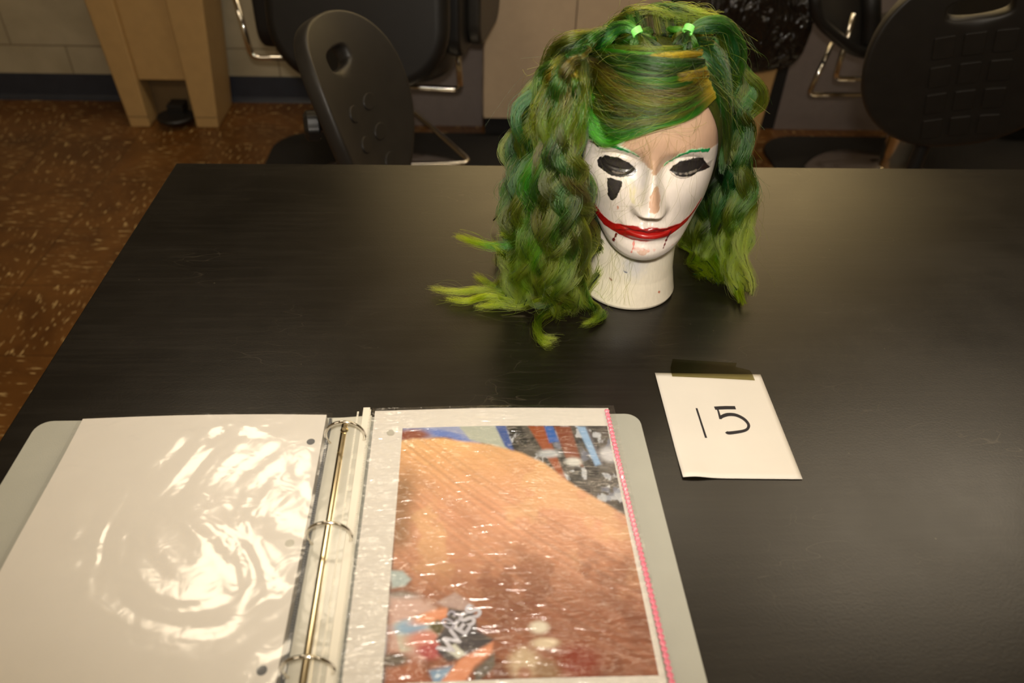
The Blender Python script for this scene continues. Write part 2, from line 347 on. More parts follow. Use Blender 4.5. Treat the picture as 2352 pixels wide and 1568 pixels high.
G().add([(x, y, z) for x, y, z in pg] + [(x, y + .02, z) for x, y, z in pg], [tuple(range(6)), tuple(range(6, 12))[::-1]] + [(i, i + 6, (i + 1) % 6 + 6, (i + 1) % 6) for i in range(6)]).build('arm_panel', mVinylG, c, bevel=.006)
for P in ([at2(1962, 30, 2.45), at2(1918, 180, 2.45), (1.66, 2.45, at(2000, 182, 2.45)[2])], [at2(1912, 98, 2.6), at2(1857, 216, 2.6), (1.66, 2.6, at(2000, 218, 2.6)[2])]):
    G().tube(fillet(P, .02), .0085, 12).build('arm_tube', mChrome, c, smooth=True)
pedestal(c, 1.485, 2.40, .40, .285)

# ---- lab stools with moulded backs
def moulded_back(parent, T, W, H, hole, th, bendx, bendy, emb):
    """shell between the outline and the handle hole; both faces and rims in one closed surface"""
    hx, hy, hw, hh = hole; N = 96; R_ = 18
    ang = np.linspace(0, 2 * np.pi, N, endpoint=False)
    def outl(a):
        c_, s_ = np.cos(a), np.sin(a); p = 2.35
        r = (np.abs(c_ / (W / 2)) ** p + np.abs(s_ / (H / 2)) ** p) ** (-1 / p)
        x, y = r * c_, r * s_; return x * (1 - .16 * np.clip(-y / (H / 2), 0, 1) ** 1.5), y
    def inl(a):
        c_, s_ = np.cos(a), np.sin(a); p = 3.2
        r = (np.abs(c_ / (hw / 2)) ** p + np.abs(s_ / (hh / 2)) ** p) ** (-1 / p); return hx + r * c_, hy + r * s_
    def surf(x, y): return bendx * (x / (W / 2)) ** 2 + bendy * np.sin((y / H) * 2.6 + .4)
    ox, oy = outl(ang); a2 = np.arctan2(oy - hy, ox - hx); ix, iy = inl(a2)
    V = []
    for side in (1, -1):
        for k in range(R_ + 1):
            q = k / R_; q = .5 - .5 * math.cos(math.pi * q)
            x = ix + (ox - ix) * q; y = iy + (oy - iy) * q
            edge = min(1, math.sqrt(max(0, 1 - (2 * q - 1) ** 2)) * 2.6); t_ = th / 2 * (.25 + .75 * edge)
            z = surf(x, y) + side * t_
            V.append(np.stack([x, y, z], 1))
    V = np.array(V); ring = list(range(R_ + 1)) + list(range(2 * R_ + 1, R_, -1)); F = []
    for a, b_ in zip(ring, ring[1:] + ring[:1]):
        F += [(a * N + j, a * N + (j + 1) % N, b_ * N + (j + 1) % N, b_ * N + j) for j in range(N)]
    g = G().add([T @ Vector(v) for v in V.reshape(-1, 3)], F)
    o = g.build('backrest', mPU, parent, smooth=True, sub=1)
    for kind, x, y, w, h in emb:
        P = [(x + w / 2 * math.cos(t), y + h / 2 * math.sin(t)) for t in np.linspace(0, 2 * math.pi, 24, endpoint=False)] if kind == 'o' else rrect(w, h, .004, 3, x, y)
        z0 = [surf(a, b_) for a, b_ in P]; n = len(P)
        Vv = [T @ Vector((a, b_, z + th / 2 - .003)) for (a, b_), z in zip(P, z0)] + [T @ Vector((x + (a - x) * .93, y + (b_ - y) * .93, z + th / 2 + .003)) for (a, b_), z in zip(P, z0)]
        G().add(Vv, [tuple(range(n, 2 * n))] + [(i, (i + 1) % n, (i + 1) % n + n, i + n) for i in range(n)]).build('raised_dimple', mPU, o, bevel=.0008, seg=1)
    return surf
def stool(label, cx, cy, T, emb, W, H, hole, bx, by, rear, knob):
    s = thing('lab_stool', label, 'stool', (cx, cy, 0), 'black moulded lab stools')
    moulded_back(s, T, W, H, hole, .034, bx, by, emb)
    G().lathe([(.02, 0), (.17, 0), (.19, .012), (.195, .03), (.175, .05), (.08, .045), (.02, .043)], 40, (cx, cy, .41)).build('seat', mPU, s, smooth=True)
    G().lathe([(.035, .06), (.035, .22), (.02, .222), (.02, .41)], 20, (cx, cy, 0)).build('column', mBlackP, s, bevel=.001)
    for k in range(5):
        a = 2 * math.pi * k / 5 + .3; u = np.array([math.cos(a), math.sin(a), 0]); p = np.array([cx, cy, 0])
        G().tube([p + [0, 0, .09], p + u * .14 + [0, 0, .08], p + u * .25 + [0, 0, .062]], [.022, .018, .013], 10).build('leg', mBlackP, s, smooth=True)
        q = p + u * .25; w = np.array([-u[1], u[0], 0])
        G().tube([q + w * -.016 + [0, 0, .026], q + w * .016 + [0, 0, .026]], .025, 18).build('caster', mBlackP, s, bevel=.002)
    P = [np.array(r) for r in rear]
    G().tube(fillet(P, .03), .017, 10).build('support_bar', mBlackP, s, smooth=True)
    if knob is not None:
        k0, kd = np.array(knob[0]), np.array(knob[1]); kd = kd / np.linalg.norm(kd)
        g = G(); th_ = np.linspace(0, 2 * math.pi, 40, endpoint=False)
        ux = np.cross(kd, [0, 0, 1]); ux /= np.linalg.norm(ux); uy = np.cross(kd, ux); V = []
        for d_, r in ((0, .022), (.004, .027), (.024, .027), (.03, .02)):
            for t in th_: rr = r * (1 + .07 * math.cos(6 * t)); V.append(k0 + kd * d_ + ux * rr * math.cos(t) + uy * rr * math.sin(t))
        g.add(V, [(i * 40 + j, i * 40 + (j + 1) % 40, (i + 1) * 40 + (j + 1) % 40, (i + 1) * 40 + j) for i in range(3) for j in range(40)] + [tuple(range(40))[::-1], tuple(range(120, 160))])
        g.build('knob', mBlackP, s, bevel=.001)
        G().tube([k0 - kd * .05, k0 + kd * .004], .010, 10).build('knob_stem', mChrome, s, smooth=True)
def frame(c, wv, n, lean):                       # local x = width, y = up, z = front normal, leaned back
    wv = Vector(wv).normalized(); n = Vector(n).normalized(); up = Vector((0, 0, 1))
    R_ = Matrix.Rotation(math.radians(lean), 3, wv); up2 = R_ @ up; n2 = wv.cross(up2)
    m = Matrix((wv, up2, n2)).transposed().to_4x4(); m.translation = Vector(c); return m
# the stool seen side on
c0 = at(812, 268, 1.46)
TL = frame(c0, (.33, .94, 0), (.9, -.4, 0), -29)
emb = [('o', x, y, .045, .032) for y in (.01, -.050, -.11) for x in (-.042, .026)]
# rear side: -n direction
nL = TL.to_3x3() @ Vector((0, 0, 1)); k = at(742, 292, 1.46)
stool('black lab stool turned side-on, its curved back with finger hole behind the table edge', -.02, 1.34, TL, emb, .315, .375, (-.012, .108, .078, .034), .035, .030,
      [c0 - np.array(nL) * .03 + [0, 0, -.08], c0 - np.array(nL) * .055 + [0, 0, -.12], c0 - np.array(nL) * .05 + [0, 0, -.36], (-.06, 1.40, .44)],
      (at(735, 288, 1.44), (-1, -.25, .05)))
# the stool seen square on
c1 = at(2218, 156, 1.50) + np.array([0, 0, .012])
TR = frame(c1, (1, -.30, 0), (-.3, -1, 0), 10) @ Matrix.Rotation(math.radians(15), 4, 'Z')
emb = [('r', x * 1.0, y, .040, .050) for y in (.055, -.010, -.075, -.140) for x in (-.052, 0, .052)]
stool('black lab stool with a grid of raised rectangles and a handle slot in its back', 1.03, 1.26, TR, emb, .395, .405, (0, .125, .105, .040), .03, .02,
      [c1 + [0, .045, -.06], c1 + [.012, .06, -.14], c1 + [.02, .07, -.34], (1.03, 1.36, .44)], None)

# ------------------------------------------------------------------ binder with sheet protectors
def film_mat(name, bumps, rough=.10, tint=(1, 1, 1), fac=1.0):
    t = NT(name); t.n.remove(t.b)
    tr = t.add('ShaderNodeBsdfTransparent'); tr.inputs[0].default_value = (*tint, 1)
    gl = t.add('ShaderNodeBsdfGlossy', Roughness=rough); mx = t.add('ShaderNodeMixShader'); ge = t.add('ShaderNodeNewGeometry'); dt = t.add('ShaderNodeVectorMath', _operation='DOT_PRODUCT'); t.link(ge.outputs['True Normal'], dt.inputs[0]); t.link(ge.outputs['Incoming'], dt.inputs[1])
    def mt(op, a, b):
        n = t.add('ShaderNodeMath', _operation=op); (t.link(a, n.inputs[0]) if not isinstance(a, float) else setattr(n.inputs[0], 'default_value', a)); n.inputs[1].default_value = b if isinstance(b, float) else 0
        if not isinstance(b, float): t.link(b, n.inputs[1])
        return n
    fr = mt('MULTIPLY_ADD', mt('POWER', mt('SUBTRACT', 1.0, mt('ABSOLUTE', dt.outputs['Value'], 0.0).outputs[0]).outputs[0], 5.0).outputs[0], .96); fr.inputs[2].default_value = .042
    v = t.coord(); acc = None
    for (sc, scale, det, dist, wgt) in bumps:
        mp = t.add('ShaderNodeMapping'); mp.inputs['Scale'].default_value = sc; t.link(v, mp.inputs[0])
        n = t.noise(mp.outputs[0], scale, det, .5, dist)
        m = t.add('ShaderNodeMath', _operation='MULTIPLY_ADD'); m.inputs[1].default_value = wgt; t.link(n, m.inputs[0])
        if acc is not None: t.link(acc, m.inputs[2])
        else: m.inputs[2].default_value = 0
        acc = m.outputs[0]
    b = t.add('ShaderNodeBump', Strength=1.0, Distance=1.0); t.link(acc, b.inputs['Height'])
    t.link(b.outputs[0], gl.inputs['Normal'])
    mu = t.add('ShaderNodeMath', _operation='MULTIPLY'); mu.inputs[1].default_value = fac * 2; t.link(fr.outputs[0], mu.inputs[0])
    t.link(mu.outputs[0], mx.inputs[0]); t.link(tr.outputs[0], mx.inputs[1]); t.link(gl.outputs[0], mx.inputs[2]); t.link(mx.outputs[0], t.o.inputs[0])
    return t.m
mCover = M('grey_polypropylene', (168, 168, 158), .42, var=.03, bump=.15, bscale=900)
mPaper = M('white_paper', (224, 218, 208), .75, var=.015)
mFilmL = film_mat('clear_film_smooth', [((1, 1, 1), 9, 1.5, 2.2, .0046), ((1, 1, 1), 60, 2, .6, .0004)], .13)
mFilmR = film_mat('clear_film_wrinkled', [((.7, 1.6, 1), 20, 2, 1.2, .0040), ((1, 5, 1), 34, 3, .8, .0026), ((1, 1, 1), 130, 3, .5, .0005)], .18, fac=1.35)
mFilmS = film_mat('clear_film_strip', [((1, 1, 1), 60, 2, .5, .0004)], .15, fac=1.6)
t_ = mFilmS.node_tree; mxn = [n for n in t_.nodes if n.type == 'MIX_SHADER'][0]; m2_ = t_.nodes.new('ShaderNodeMixShader'); df = t_.nodes.new('ShaderNodeBsdfDiffuse'); df.inputs[0].default_value = (*lin((226, 222, 206)), 1); m2_.inputs[0].default_value = .6
t_.links.new(mxn.outputs[0], m2_.inputs[1]); t_.links.new(df.outputs[0], m2_.inputs[2]); t_.links.new(m2_.outputs[0], [n for n in t_.nodes if n.type == 'OUTPUT_MATERIAL'][0].inputs[0])
mSteel = M('nickel_steel', (214, 200, 168), .18, 1, var=.05)
mDarkS = M('translucent_grey_strip', (96, 98, 100), .4)
bd = thing('ring_binder', 'open grey ring binder with glossy sheet protectors lying at the near edge of the table', 'binder', (-.11, .38, TT))
YT, YB = .523, .231
def cover(name, x0, x1, r0, r1):
    P = []
    for sx, sy, r, a0 in ((x1, YT, r1, 0), (x0, YT, r0, 90), (x0, YB, r0, 180), (x1, YB, r1, 270)):
        cx = sx - r if sx == x1 else sx + r; cy = sy - r if sy == YT else sy + r
        for k in range(7): a = math.radians(a0 + 15 * k); P.append((cx + r * math.cos(a), cy + r * math.sin(a)))
    return G().prism(P, TT + .0005, TT + .0035).build(name, mCover, bd, bevel=.0008)
cover('cover', -.387, -.137, .014, .002); cover('cover', -.083, .1655, .002, .014)
G().box((-.1365, YB, TT + .0004), (-.0835, YT, TT + .003)).build('spine', mCover, bd, bevel=.0006)
def sheet(x0, x1, y0, y1, zf, nx=60, ny=40):
    X = np.linspace(x0, x1, nx); Y = np.linspace(y1, y0, ny); XX, YY = np.meshgrid(X, Y)
    return np.stack([XX, YY, zf(XX, YY)], -1)
def zl(x, y): return TT + .0165 + .0025 * np.sin((x + .34) * 14) + .0008 * np.sin(y * 30 + x * 9)
def zr(x, y): return TT + .0195 + .0012 * np.sin(x * 22 + 1) + .0008 * np.sin(y * 26)
def page(x0, x1, y1, zf, zb, parent):
    A = sheet(x0, x1, YB + .002, y1, zf); B = A.copy(); B[..., 2] = zb; m, n = A.shape[:2]
    g = G().grid(A[:, ::1]); g.F = [f[::-1] for f in g.F]; k = m * n
    g.add(B.reshape(-1, 3), [(i * n + j, i * n + j + 1, (i + 1) * n + j + 1, (i + 1) * n + j) for i in range(m - 1) for j in range(n - 1)])
    rim = [j for j in range(n)] + [i * n + n - 1 for i in range(1, m)] + [(m - 1) * n + j for j in range(n - 2, -1, -1)] + [i * n for i in range(m - 2, 0, -1)]
    g.F += [(a, b, b + k, a + k) for a, b in zip(rim, rim[1:] + rim[:1])]
    return g.build('page', mPaper, parent, smooth=False)
pL = page(-.3396, -.1250, .5115, zl, TT + .004, bd)
pR = page(-.0815, .1330, .5140, zr, TT + .004, bd)
pL['label'] = 'blank white page under a smooth glossy film'; pR['label'] = 'page with a hair photograph and a rhinestone edge'
def film(x0, x1, y1, zf, mat, parent, dz=.0012, y0=YB + .001, nm='sheet_protector'):
    g = G().grid(sheet(x0, x1, y0, y1, lambda x, y: zf(x, y) + dz)); g.F = [f[::-1] for f in g.F]
    return g.build(nm, mat, parent, smooth=True)
film(-.3425, -.1195, .5130, zl, mFilmL, pL)
film(-.0838, .1385, .5165, zr, mFilmR, pR)
# punched binding strips with perforated welds
zs = lambda x, y: TT + .0125 + .003 * np.clip((x + .12) * 30, 0, 1.4)
film(-.1200, -.0845, .512, zs, mFilmS, bd, 0, nm='binding_strip')
g = G()
for k in range(120):
    y = .505 - k * .00225; g.box((-.1218, y, TT + .0165), (-.1198, y + .0015, TT + .0182))
g.build('weld_seam', mDarkS, pL)
mWeld = M('milky_film', (226, 220, 204), .35, var=.03)
for x in (-.0872, -.0985):
    g = G()
    for k in range(150):
        y = .517 - k * .0019; z = TT + (.0165 if x > -.09 else .0142); g.box((x, y, z), (x + .0016, y + .0011, z + .0006))
    g.build('weld_seam', mWeld, bd)
g = G(); g.box((-.0932, YB, TT + .0040), (-.0868, .5225, TT + .0160)); g.build('binding_edge', mWeld, bd, bevel=.0005)
G().prism([(-.1218, YB + .001), (-.1188, YB + .001), (-.1188, .5115), (-.1218, .5115)], TT + .0040, TT + .0090).build('binding_edge', mDarkS, bd)
for y in (.500, .463, .446, .428, .410, .392, .356, .338, .320, .302, .284, .250):
    th_ = np.linspace(0, 2 * math.pi, 20, endpoint=False)
    G().prism([(-.0952 + .0028 * math.cos(t), y + .0033 * math.sin(t)) for t in th_], TT + .0143, TT + .0146).build('punched_hole', mWeld, bd)
for x, y, pr, zf in ((-.1342, .478, pL, zl), (-.1354, .2699, pL, zl), (-.0655, .486, pR, zr), (-.1345, .372, pL, zl)):
    th_ = np.linspace(0, 2 * math.pi, 24, endpoint=False)
    G().prism([(x + .0035 * math.cos(t), y + .0035 * math.sin(t)) for t in th_], float(zf(x, y)) + .0002, float(zf(x, y)) + .0004).build('punched_hole', mDarkS if x < -.1 and y != .372 else M('grey_hole_paper', (190, 186, 172), .6), pr)  # punched holes as flat grey discs on the page
# ring mechanism
g = G(); P = []
for k in range(13):
    a = math.pi * k / 12; P.append((-.1075 + .0062 * math.cos(a), .0046 * math.sin(a)))
V = [(x, y, TT + .0095 + z) for y in (.2335, .505) for x, z in P]
g.add(V, [(i, i + 1, i + 14, i + 13) for i in range(12)] + [(12, 0, 13, 25), tuple(range(13))[::-1], tuple(range(13, 26))])
mech = g.build('ring_rail', mSteel, bd, smooth=False)
for y in (.495, .240): G().lathe([(.0035, 0), (.0035, .0012), (.002, .002)], 16, (-.1075, y, TT + .0135)).build('rivet', mSteel, mech)
for y in (.481, .374, .267):
    th_ = np.linspace(math.radians(-42), math.radians(222), 40)
    P = [(-.1045 + .0168 * math.cos(t), y + .004 * math.sin(t) * 0, TT + .0215 + .0168 * math.sin(t)) for t in th_]
    G().tube(P, .0014, 12).build('ring', mChrome, mech, smooth=True)
# rhinestones along the page edge
def gem_mat():
    t = NT('pink_rhinestone'); c = t.ramp(t.noise(t.coord(), 900, 2), [(.35, lin((214, 96, 122))), (.65, lin((246, 168, 182)))])
    t.link(c, t.b.inputs['Base Color']); t.b.inputs['Roughness'].default_value = .08; t.b.inputs['Coat Weight'].default_value = .6; return t.m
mGem = gem_mat()
g = G(); n = 10
V = [(r * math.cos(2 * math.pi * (j + o) / n), r * math.sin(2 * math.pi * (j + o) / n), z) for r, z, o in ((.0023, 0, 0), (.0024, .0006, .5), (.0013, .0016, 0)) for j in range(n)]
g.add(V, [(i * n + j, i * n + (j + 1) % n, (i + 1) * n + (j + 1) % n, (i + 1) * n + j) for i in range(2) for j in range(n)] + [tuple(range(20, 30)), tuple(range(10))[::-1]])
gem = g.build('rhinestone', mGem, pR)
NG = 58; inv = gem.matrix_parent_inverse.copy()
for k in range(NG):
    o = gem if k == 0 else gem.copy()
    if k: COL.objects.link(o); o.parent = pR
    q = k / (NG - 1); y = .5085 - q * .262
    o.matrix_parent_inverse = inv
    x = .1308 + .0052 * q; o.location = (x, y, float(zr(x, y)) + .0016); o.rotation_euler = (0, 0, random.random())
# the printed photograph on the right page
U0, U1, V0, V1 = -.0553, .1285, .4910, .2565
def puv(px, py):
    p = at_z(px, py, TT + .0205); return (p[0] - U0) / (U1 - U0), (p[1] - V0) / (V1 - V0)
nu, nv = 250, 320
uu, vv = np.meshgrid(np.linspace(0, 1, nu), np.linspace(0, 1, nv))
img = np.zeros((nv, nu, 3)); c_ = lambda *c: np.array(lin(c))
def nz(f, seed, oct_=4):                       # smooth value noise on (u, v)
    r = np.random.default_rng(seed); out = 0; amp = 1; tot = 0
    for _ in range(oct_):
        fx, fy = f if isinstance(f, tuple) else (f, f)
        gx, gy = int(fx) + 3, int(fy) + 3; g_ = r.random((gy, gx)); X = uu * fx; Y = vv * fy; i = X.astype(int); j = Y.astype(int); a = X - i; b_ = Y - j
        a = a * a * (3 - 2 * a); b_ = b_ * b_ * (3 - 2 * b_)
        out = out + amp * ((g_[j, i] * (1 - a) + g_[j, i + 1] * a) * (1 - b_) + (g_[j + 1, i] * (1 - a) + g_[j + 1, i + 1] * a) * b_); tot += amp; amp *= .55; f = (fx * 2, fy * 2)
    return out / tot
def over(mask, col): global img; m = np.clip(mask, 0, 1)[..., None]; img = img * (1 - m) + np.asarray(col) * m
def ss(a, b, x): t = np.clip((x - a) / (b - a), 0, 1); return t * t * (3 - 2 * t)
def blob(px, py, rx, ry, col, soft=.5, rot=0):
    u, v = puv(px, py); a = math.radians(rot); dx = (uu - u) * .79; dy = (vv - v); X = dx * math.cos(a) + dy * math.sin(a); Y = -dx * math.sin(a) + dy * math.cos(a)
    d = np.sqrt((X / rx) ** 2 + (Y / ry) ** 2); over(1 - ss(1 - soft, 1 + soft, d), c_(*col))
def polym(P):
    P = [puv(*p) for p in P]; ins = np.zeros_like(uu, bool); d = np.full_like(uu, 9.)
    for (x1, y1), (x2, y2) in zip(P, P[1:] + P[:1]):
        cond = ((y1 > vv) != (y2 > vv)) & (uu < (x2 - x1) * (vv - y1) / (y2 - y1 + 1e-12) + x1); ins ^= cond
        t = np.clip(((uu - x1) * (x2 - x1) + (vv - y1) * (y2 - y1)) / ((x2 - x1) ** 2 + (y2 - y1) ** 2 + 1e-12), 0, 1); d = np.minimum(d, np.hypot(uu - x1 - t * (x2 - x1), vv - y1 - t * (y2 - y1)))
    return np.where(ins, d, -d)
def poly(P, col, soft=.008): over(ss(-soft, soft, polym(P)), c_(*col))
img[:] = c_(84, 78, 74)
n1 = nz(14, 1); over(ss(.5, .62, n1), c_(44, 42, 44)); over(ss(.60, .70, nz(20, 2)) * .9, c_(190, 194, 200)); over(ss(.62, .7, nz(12, 3)) * .6, c_(120, 128, 150))
poly([(925, 975), (1090, 975), (1110, 1030), (925, 1010)], (150, 160, 196)); blob(945, 998, .07, .03, (140, 74, 54)); blob(1030, 1000, .08, .02, (96, 124, 196), .5, 20); blob(1010, 1012, .05, .02, (150, 108, 66))
poly([(1050, 975), (1140, 975), (1170, 1035), (1080, 1010)], (176, 182, 168)); poly([(1135, 975), (1160, 975), (1182, 1040), (1160, 1025)], (56, 84, 150))
poly([(1212, 978), (1250, 978), (1306, 1110), (1280, 1085)], (150, 74, 40)); poly([(1250, 978), (1270, 978), (1284, 1012), (1262, 1016)], (52, 98, 176)); poly([(1272, 978), (1310, 978), (1340, 1070), (1300, 1050)], (128, 66, 44))
poly([(1325, 978), (1345, 978), (1382, 1062), (1368, 1066)], (140, 176, 214)); poly([(1345, 978), (1350, 978), (1388, 1062), (1382, 1062)], (90, 84, 92))
blob(1400, 1040, .035, .035, (200, 200, 204)); blob(1318, 1058, .03, .02, (206, 206, 200)); blob(1262, 1040, .04, .02, (176, 180, 184))
# the head of hair
hair = [(905, 1012), (940, 1008), (1000, 1006), (1060, 1012), (1130, 1022), (1200, 1040), (1250, 1062), (1290, 1090), (1320, 1112), (1370, 1140), (1440, 1180), (1480, 1260), (1560, 1580), (880, 1580), (905, 1260)]
hm = ss(-.01, .01, polym(hair) + .012 * (nz(10, 5) - .5))
A1 = uu * .8; fl = (vv - .05) * 1.0 - A1 * 1.05 + .35 * (A1 - .1) ** 2   # strand coordinate
r_ = np.random.default_rng(4).random(400); def1 = lambda f: np.interp(np.mod((fl + 3) * f, 399), np.arange(400), r_)
st = .5 * def1(60) + .3 * def1(130) + .2 * def1(28)
top = c_(232, 178, 120); mid = c_(216, 156, 122); low = c_(152, 96, 72)
hc = np.where(vv[..., None] < .45, top + (mid - top) * ss(0, .45, vv)[..., None], mid + (low - mid) * ss(.45, .85, vv)[..., None])
hc = hc * (0.78 + .40 * st[..., None]) * (0.8 + .4 * nz(5, 8))[..., None]
img = img * (1 - hm[..., None]) + hc * hm[..., None]
over(hm * ss(.56, .7, nz(6, 9)) * .35 * (1 - ss(.5, .8, vv)), c_(236, 196, 140)); over(hm * ss(.55, .7, nz(7, 12)) * .45 * ss(.4, .7, vv), c_(112, 60, 42))
over(hm * (1 - ss(.02, .12, uu)) * ss(.15, .3, vv) * (1 - ss(.5, .6, vv)) * .7, c_(120, 92, 60))
# lower left: hands and the magazine
poly([(895, 1308), (925, 1310), (945, 1330), (930, 1345), (900, 1350)], (176, 190, 188)); blob(915, 1375, .06, .025, (128, 128, 124))
poly([(895, 1370), (960, 1372), (1000, 1395), (1005, 1480), (960, 1530), (895, 1500)], (212, 176, 164), .02)
poly([(905, 1432), (990, 1408), (1020, 1440), (1000, 1475), (920, 1500)], (208, 204, 186)); blob(945, 1440, .05, .025, (146, 180, 208)); blob(980, 1470, .06, .03, (216, 140, 124)); blob(990, 1495, .04, .025, (184, 84, 86)); blob(1000, 1415, .07, .02, (232, 154, 116), .5, -15)
poly([(1000, 1385), (1046, 1361), (1090, 1392), (1092, 1410), (1030, 1398)], (186, 158, 150)); 
poly([(1030, 1396), (1088, 1408), (1098, 1450), (1135, 1470), (1110, 1500), (1060, 1512), (1030, 1522), (1005, 1500), (1010, 1482), (1000, 1470), (1022, 1440)], (78, 74, 78))
poly([(985, 1440), (1005, 1424), (1022, 1436), (1008, 1462)], (94, 88, 58)); poly([(1020, 1490), (1045, 1480), (1070, 1503), (1052, 1514)], (222, 222, 208), .004)
poly([(900, 1495), (960, 1510), (985, 1568), (890, 1568)], (176, 110, 84), .02); poly([(985, 1540), (1040, 1530), (1030, 1555), (1000, 1580)], (140, 170, 200))
poly([(1000, 1580), (1060, 1512), (1105, 1490), (1133, 1475), (1130, 1500), (1090, 1530), (1060, 1580)], (232, 156, 120)); poly([(1090, 1540), (1135, 1500), (1140, 1530), (1090, 1575)], (106, 98, 90)); blob(905, 1515, .04, .02, (110, 100, 90))
poly([(1140, 1500), (1180, 1580), (1130, 1580)], (120, 70, 50)); blob(1205, 1525, .045, .045, (206, 180, 148)); poly([(1196, 1490), (1206, 1488), (1218, 1510), (1190, 1510)], (206, 180, 148)); blob(1238, 1442, .028, .02, (230, 220, 200)); blob(1252, 1478, .04, .016, (226, 206, 176)); blob(1205, 1548, .02, .02, (170, 120, 96)); blob(1260, 1540, .04, .03, (150, 116, 84)); blob(1330, 1520, .06, .05, (140, 58, 40), .6)
X = U0 + uu * (U1 - U0); Y = V0 + vv * (V1 - V0); Zp = zr(X, Y) + .0003
g = G().grid(np.stack([X, Y, Zp], -1)); g.F = [f[::-1] for f in g.F]
t = NT('printed_photo'); vc = t.add('ShaderNodeVertexColor', _layer_name='ink'); t.link(vc.outputs[0], t.b.inputs['Base Color']); t.b.inputs['Roughness'].default_value = .35
pr = g.build('photo_print', t.m, bd, smooth=True)
ca = pr.data.color_attributes.new('ink', 'FLOAT_COLOR', 'POINT'); ca.data.foreach_set('color', np.concatenate([np.clip(img.reshape(-1, 3), 0, 1), np.ones((nu * nv, 1))], 1).ravel().astype(np.float32))
def lettering(txt, px, py, size, rotz, mat, bold=0, sx=1):
    cu = bpy.data.curves.new('printed_lettering', 'FONT'); cu.body = txt; cu.size = size; cu.offset = bold
    tmp = bpy.data.objects.new('lettering_source', cu); COL.objects.link(tmp); bpy.context.view_layer.update()
    me = bpy.data.meshes.new_from_object(tmp.evaluated_get(bpy.context.evaluated_depsgraph_get())); bpy.data.objects.remove(tmp)
    p = at_z(px, py, TT + .0215); me.transform(Matrix.Translation((p[0], p[1], 0)) @ Matrix.Rotation(rotz, 4, 'Z'))
    for v in me.vertices: v.co.z = float(zr(v.co.x, v.co.y)) + .0007
    me.materials.clear(); me.materials.append(mat); o = bpy.data.objects.new('printed_lettering', me); COL.objects.link(o); o.parent = pr
    o.matrix_parent_inverse = parent_world(pr).inverted(); return o
mInkW = M('pale_ink', (206, 204, 214), .5); mInkG = M('grey_ink', (168, 164, 178), .5)
lettering('WESS', 1034, 1508, .0165, math.radians(56), mInkW, .0006)
lettering('03', 1036, 1450, .0150, math.radians(54), mInkG, .0001)
# ------------------------------------------------------------------ number card and its tape
crn = [at_z(*q, TT + .0008) for q in ((1504.2, 856.3), (1746.7, 860.1), (1843.3, 1100.3), (1568.3, 1097.4))]
N_ = 24; A = np.zeros((N_, N_, 3))
for i in range(N_):
    for j in range(N_):
        s_, t_ = j / (N_ - 1), i / (N_ - 1); p = (crn[0] * (1 - s_) + crn[1] * s_) * (1 - t_) + (crn[3] * (1 - s_) + crn[2] * s_) * t_
        p = p + np.array([0, 0, .0022 * math.exp(-((s_ - .1) / .12) ** 2 - ((1 - t_) / .12) ** 2)]); A[i, j] = p
g = G().grid(A); g.F = [f[::-1] for f in g.F]
card = g.build('number_card', mPaper, None, smooth=True, solid=.0003); tag(card, 'white paper card hand-lettered 15, taped to the table in front of the head', 'card')
card.modifiers[0].offset = 1
mInk = M('black_marker', (26, 22, 30), .6)
def stroke(g, pts, w, z=TT + .0014, k=26):
    P = cr([at_z(x, y, z) for x, y in pts], k); T = np.gradient(P, axis=0); T /= np.linalg.norm(T, axis=1)[:, None]; ww = np.interp(np.linspace(0, 1, k), np.linspace(0, 1, len(w)), w)[:, None] / 2
    # a chisel marker: constant pen angle
    pen = np.array([.25, .97, 0]); Nn = np.cross(T, [0, 0, 1]); Nn /= np.linalg.norm(Nn, axis=1)[:, None]
    g.grid(np.stack([P - Nn * ww, P + Nn * ww], 1)); return g
c2 = lambda x, y: (1450 + x / 4.48, 780 + y / 4.48)
g = G(); stroke(g, [c2(671, 703), c2(720, 855), c2(770, 1008)], [.0018, .0018, .0020])
g.build('marker_digit', mInk, card, solid=.0002)
g = G(); stroke(g, [c2(858, 703), c2(960, 698), c2(1072, 698)], [.0044, .0046, .0044], k=8)
stroke(g, [c2(888, 712), c2(902, 755), c2(918, 815)], [.0016, .0018, .0022], TT + .00142, 8)
stroke(g, [c2(914, 812), c2(935, 788), c2(1000, 768), c2(1080, 775), c2(1160, 815), c2(1205, 868), c2(1200, 910), c2(1160, 935), c2(1080, 950), c2(1000, 958), c2(978, 945)], [.0022, .0038, .0044, .0042, .0036, .0028, .0026, .0032, .0038, .0040, .0028], TT + .00144, 50)
g.build('marker_digit', mInk, card, solid=.0002)
mTape = film_mat('clear_tape', [((1, 1, 1), 160, 3, .5, .0002)], .18, (.72, .70, .56), .3)
q4 = [(1541, 823), (1692, 832), (1736, 874), (1537, 868)]
g = G(); Pq = [at_z(*q, TT + .0021) for q in [(1545, 824), (1620, 829), (1692, 833), (1690, 842), (1722, 850), (1728, 858), (1734, 873), (1640, 868), (1544, 864), (1540, 845)]]
g.add([tuple(p) for p in Pq], [tuple(range(len(Pq)))[::-1]]); tp = g.build('tape_strip', mTape, None, solid=.0001); tag(tp, 'strip of clear tape across the top edge of the number card', 'tape')

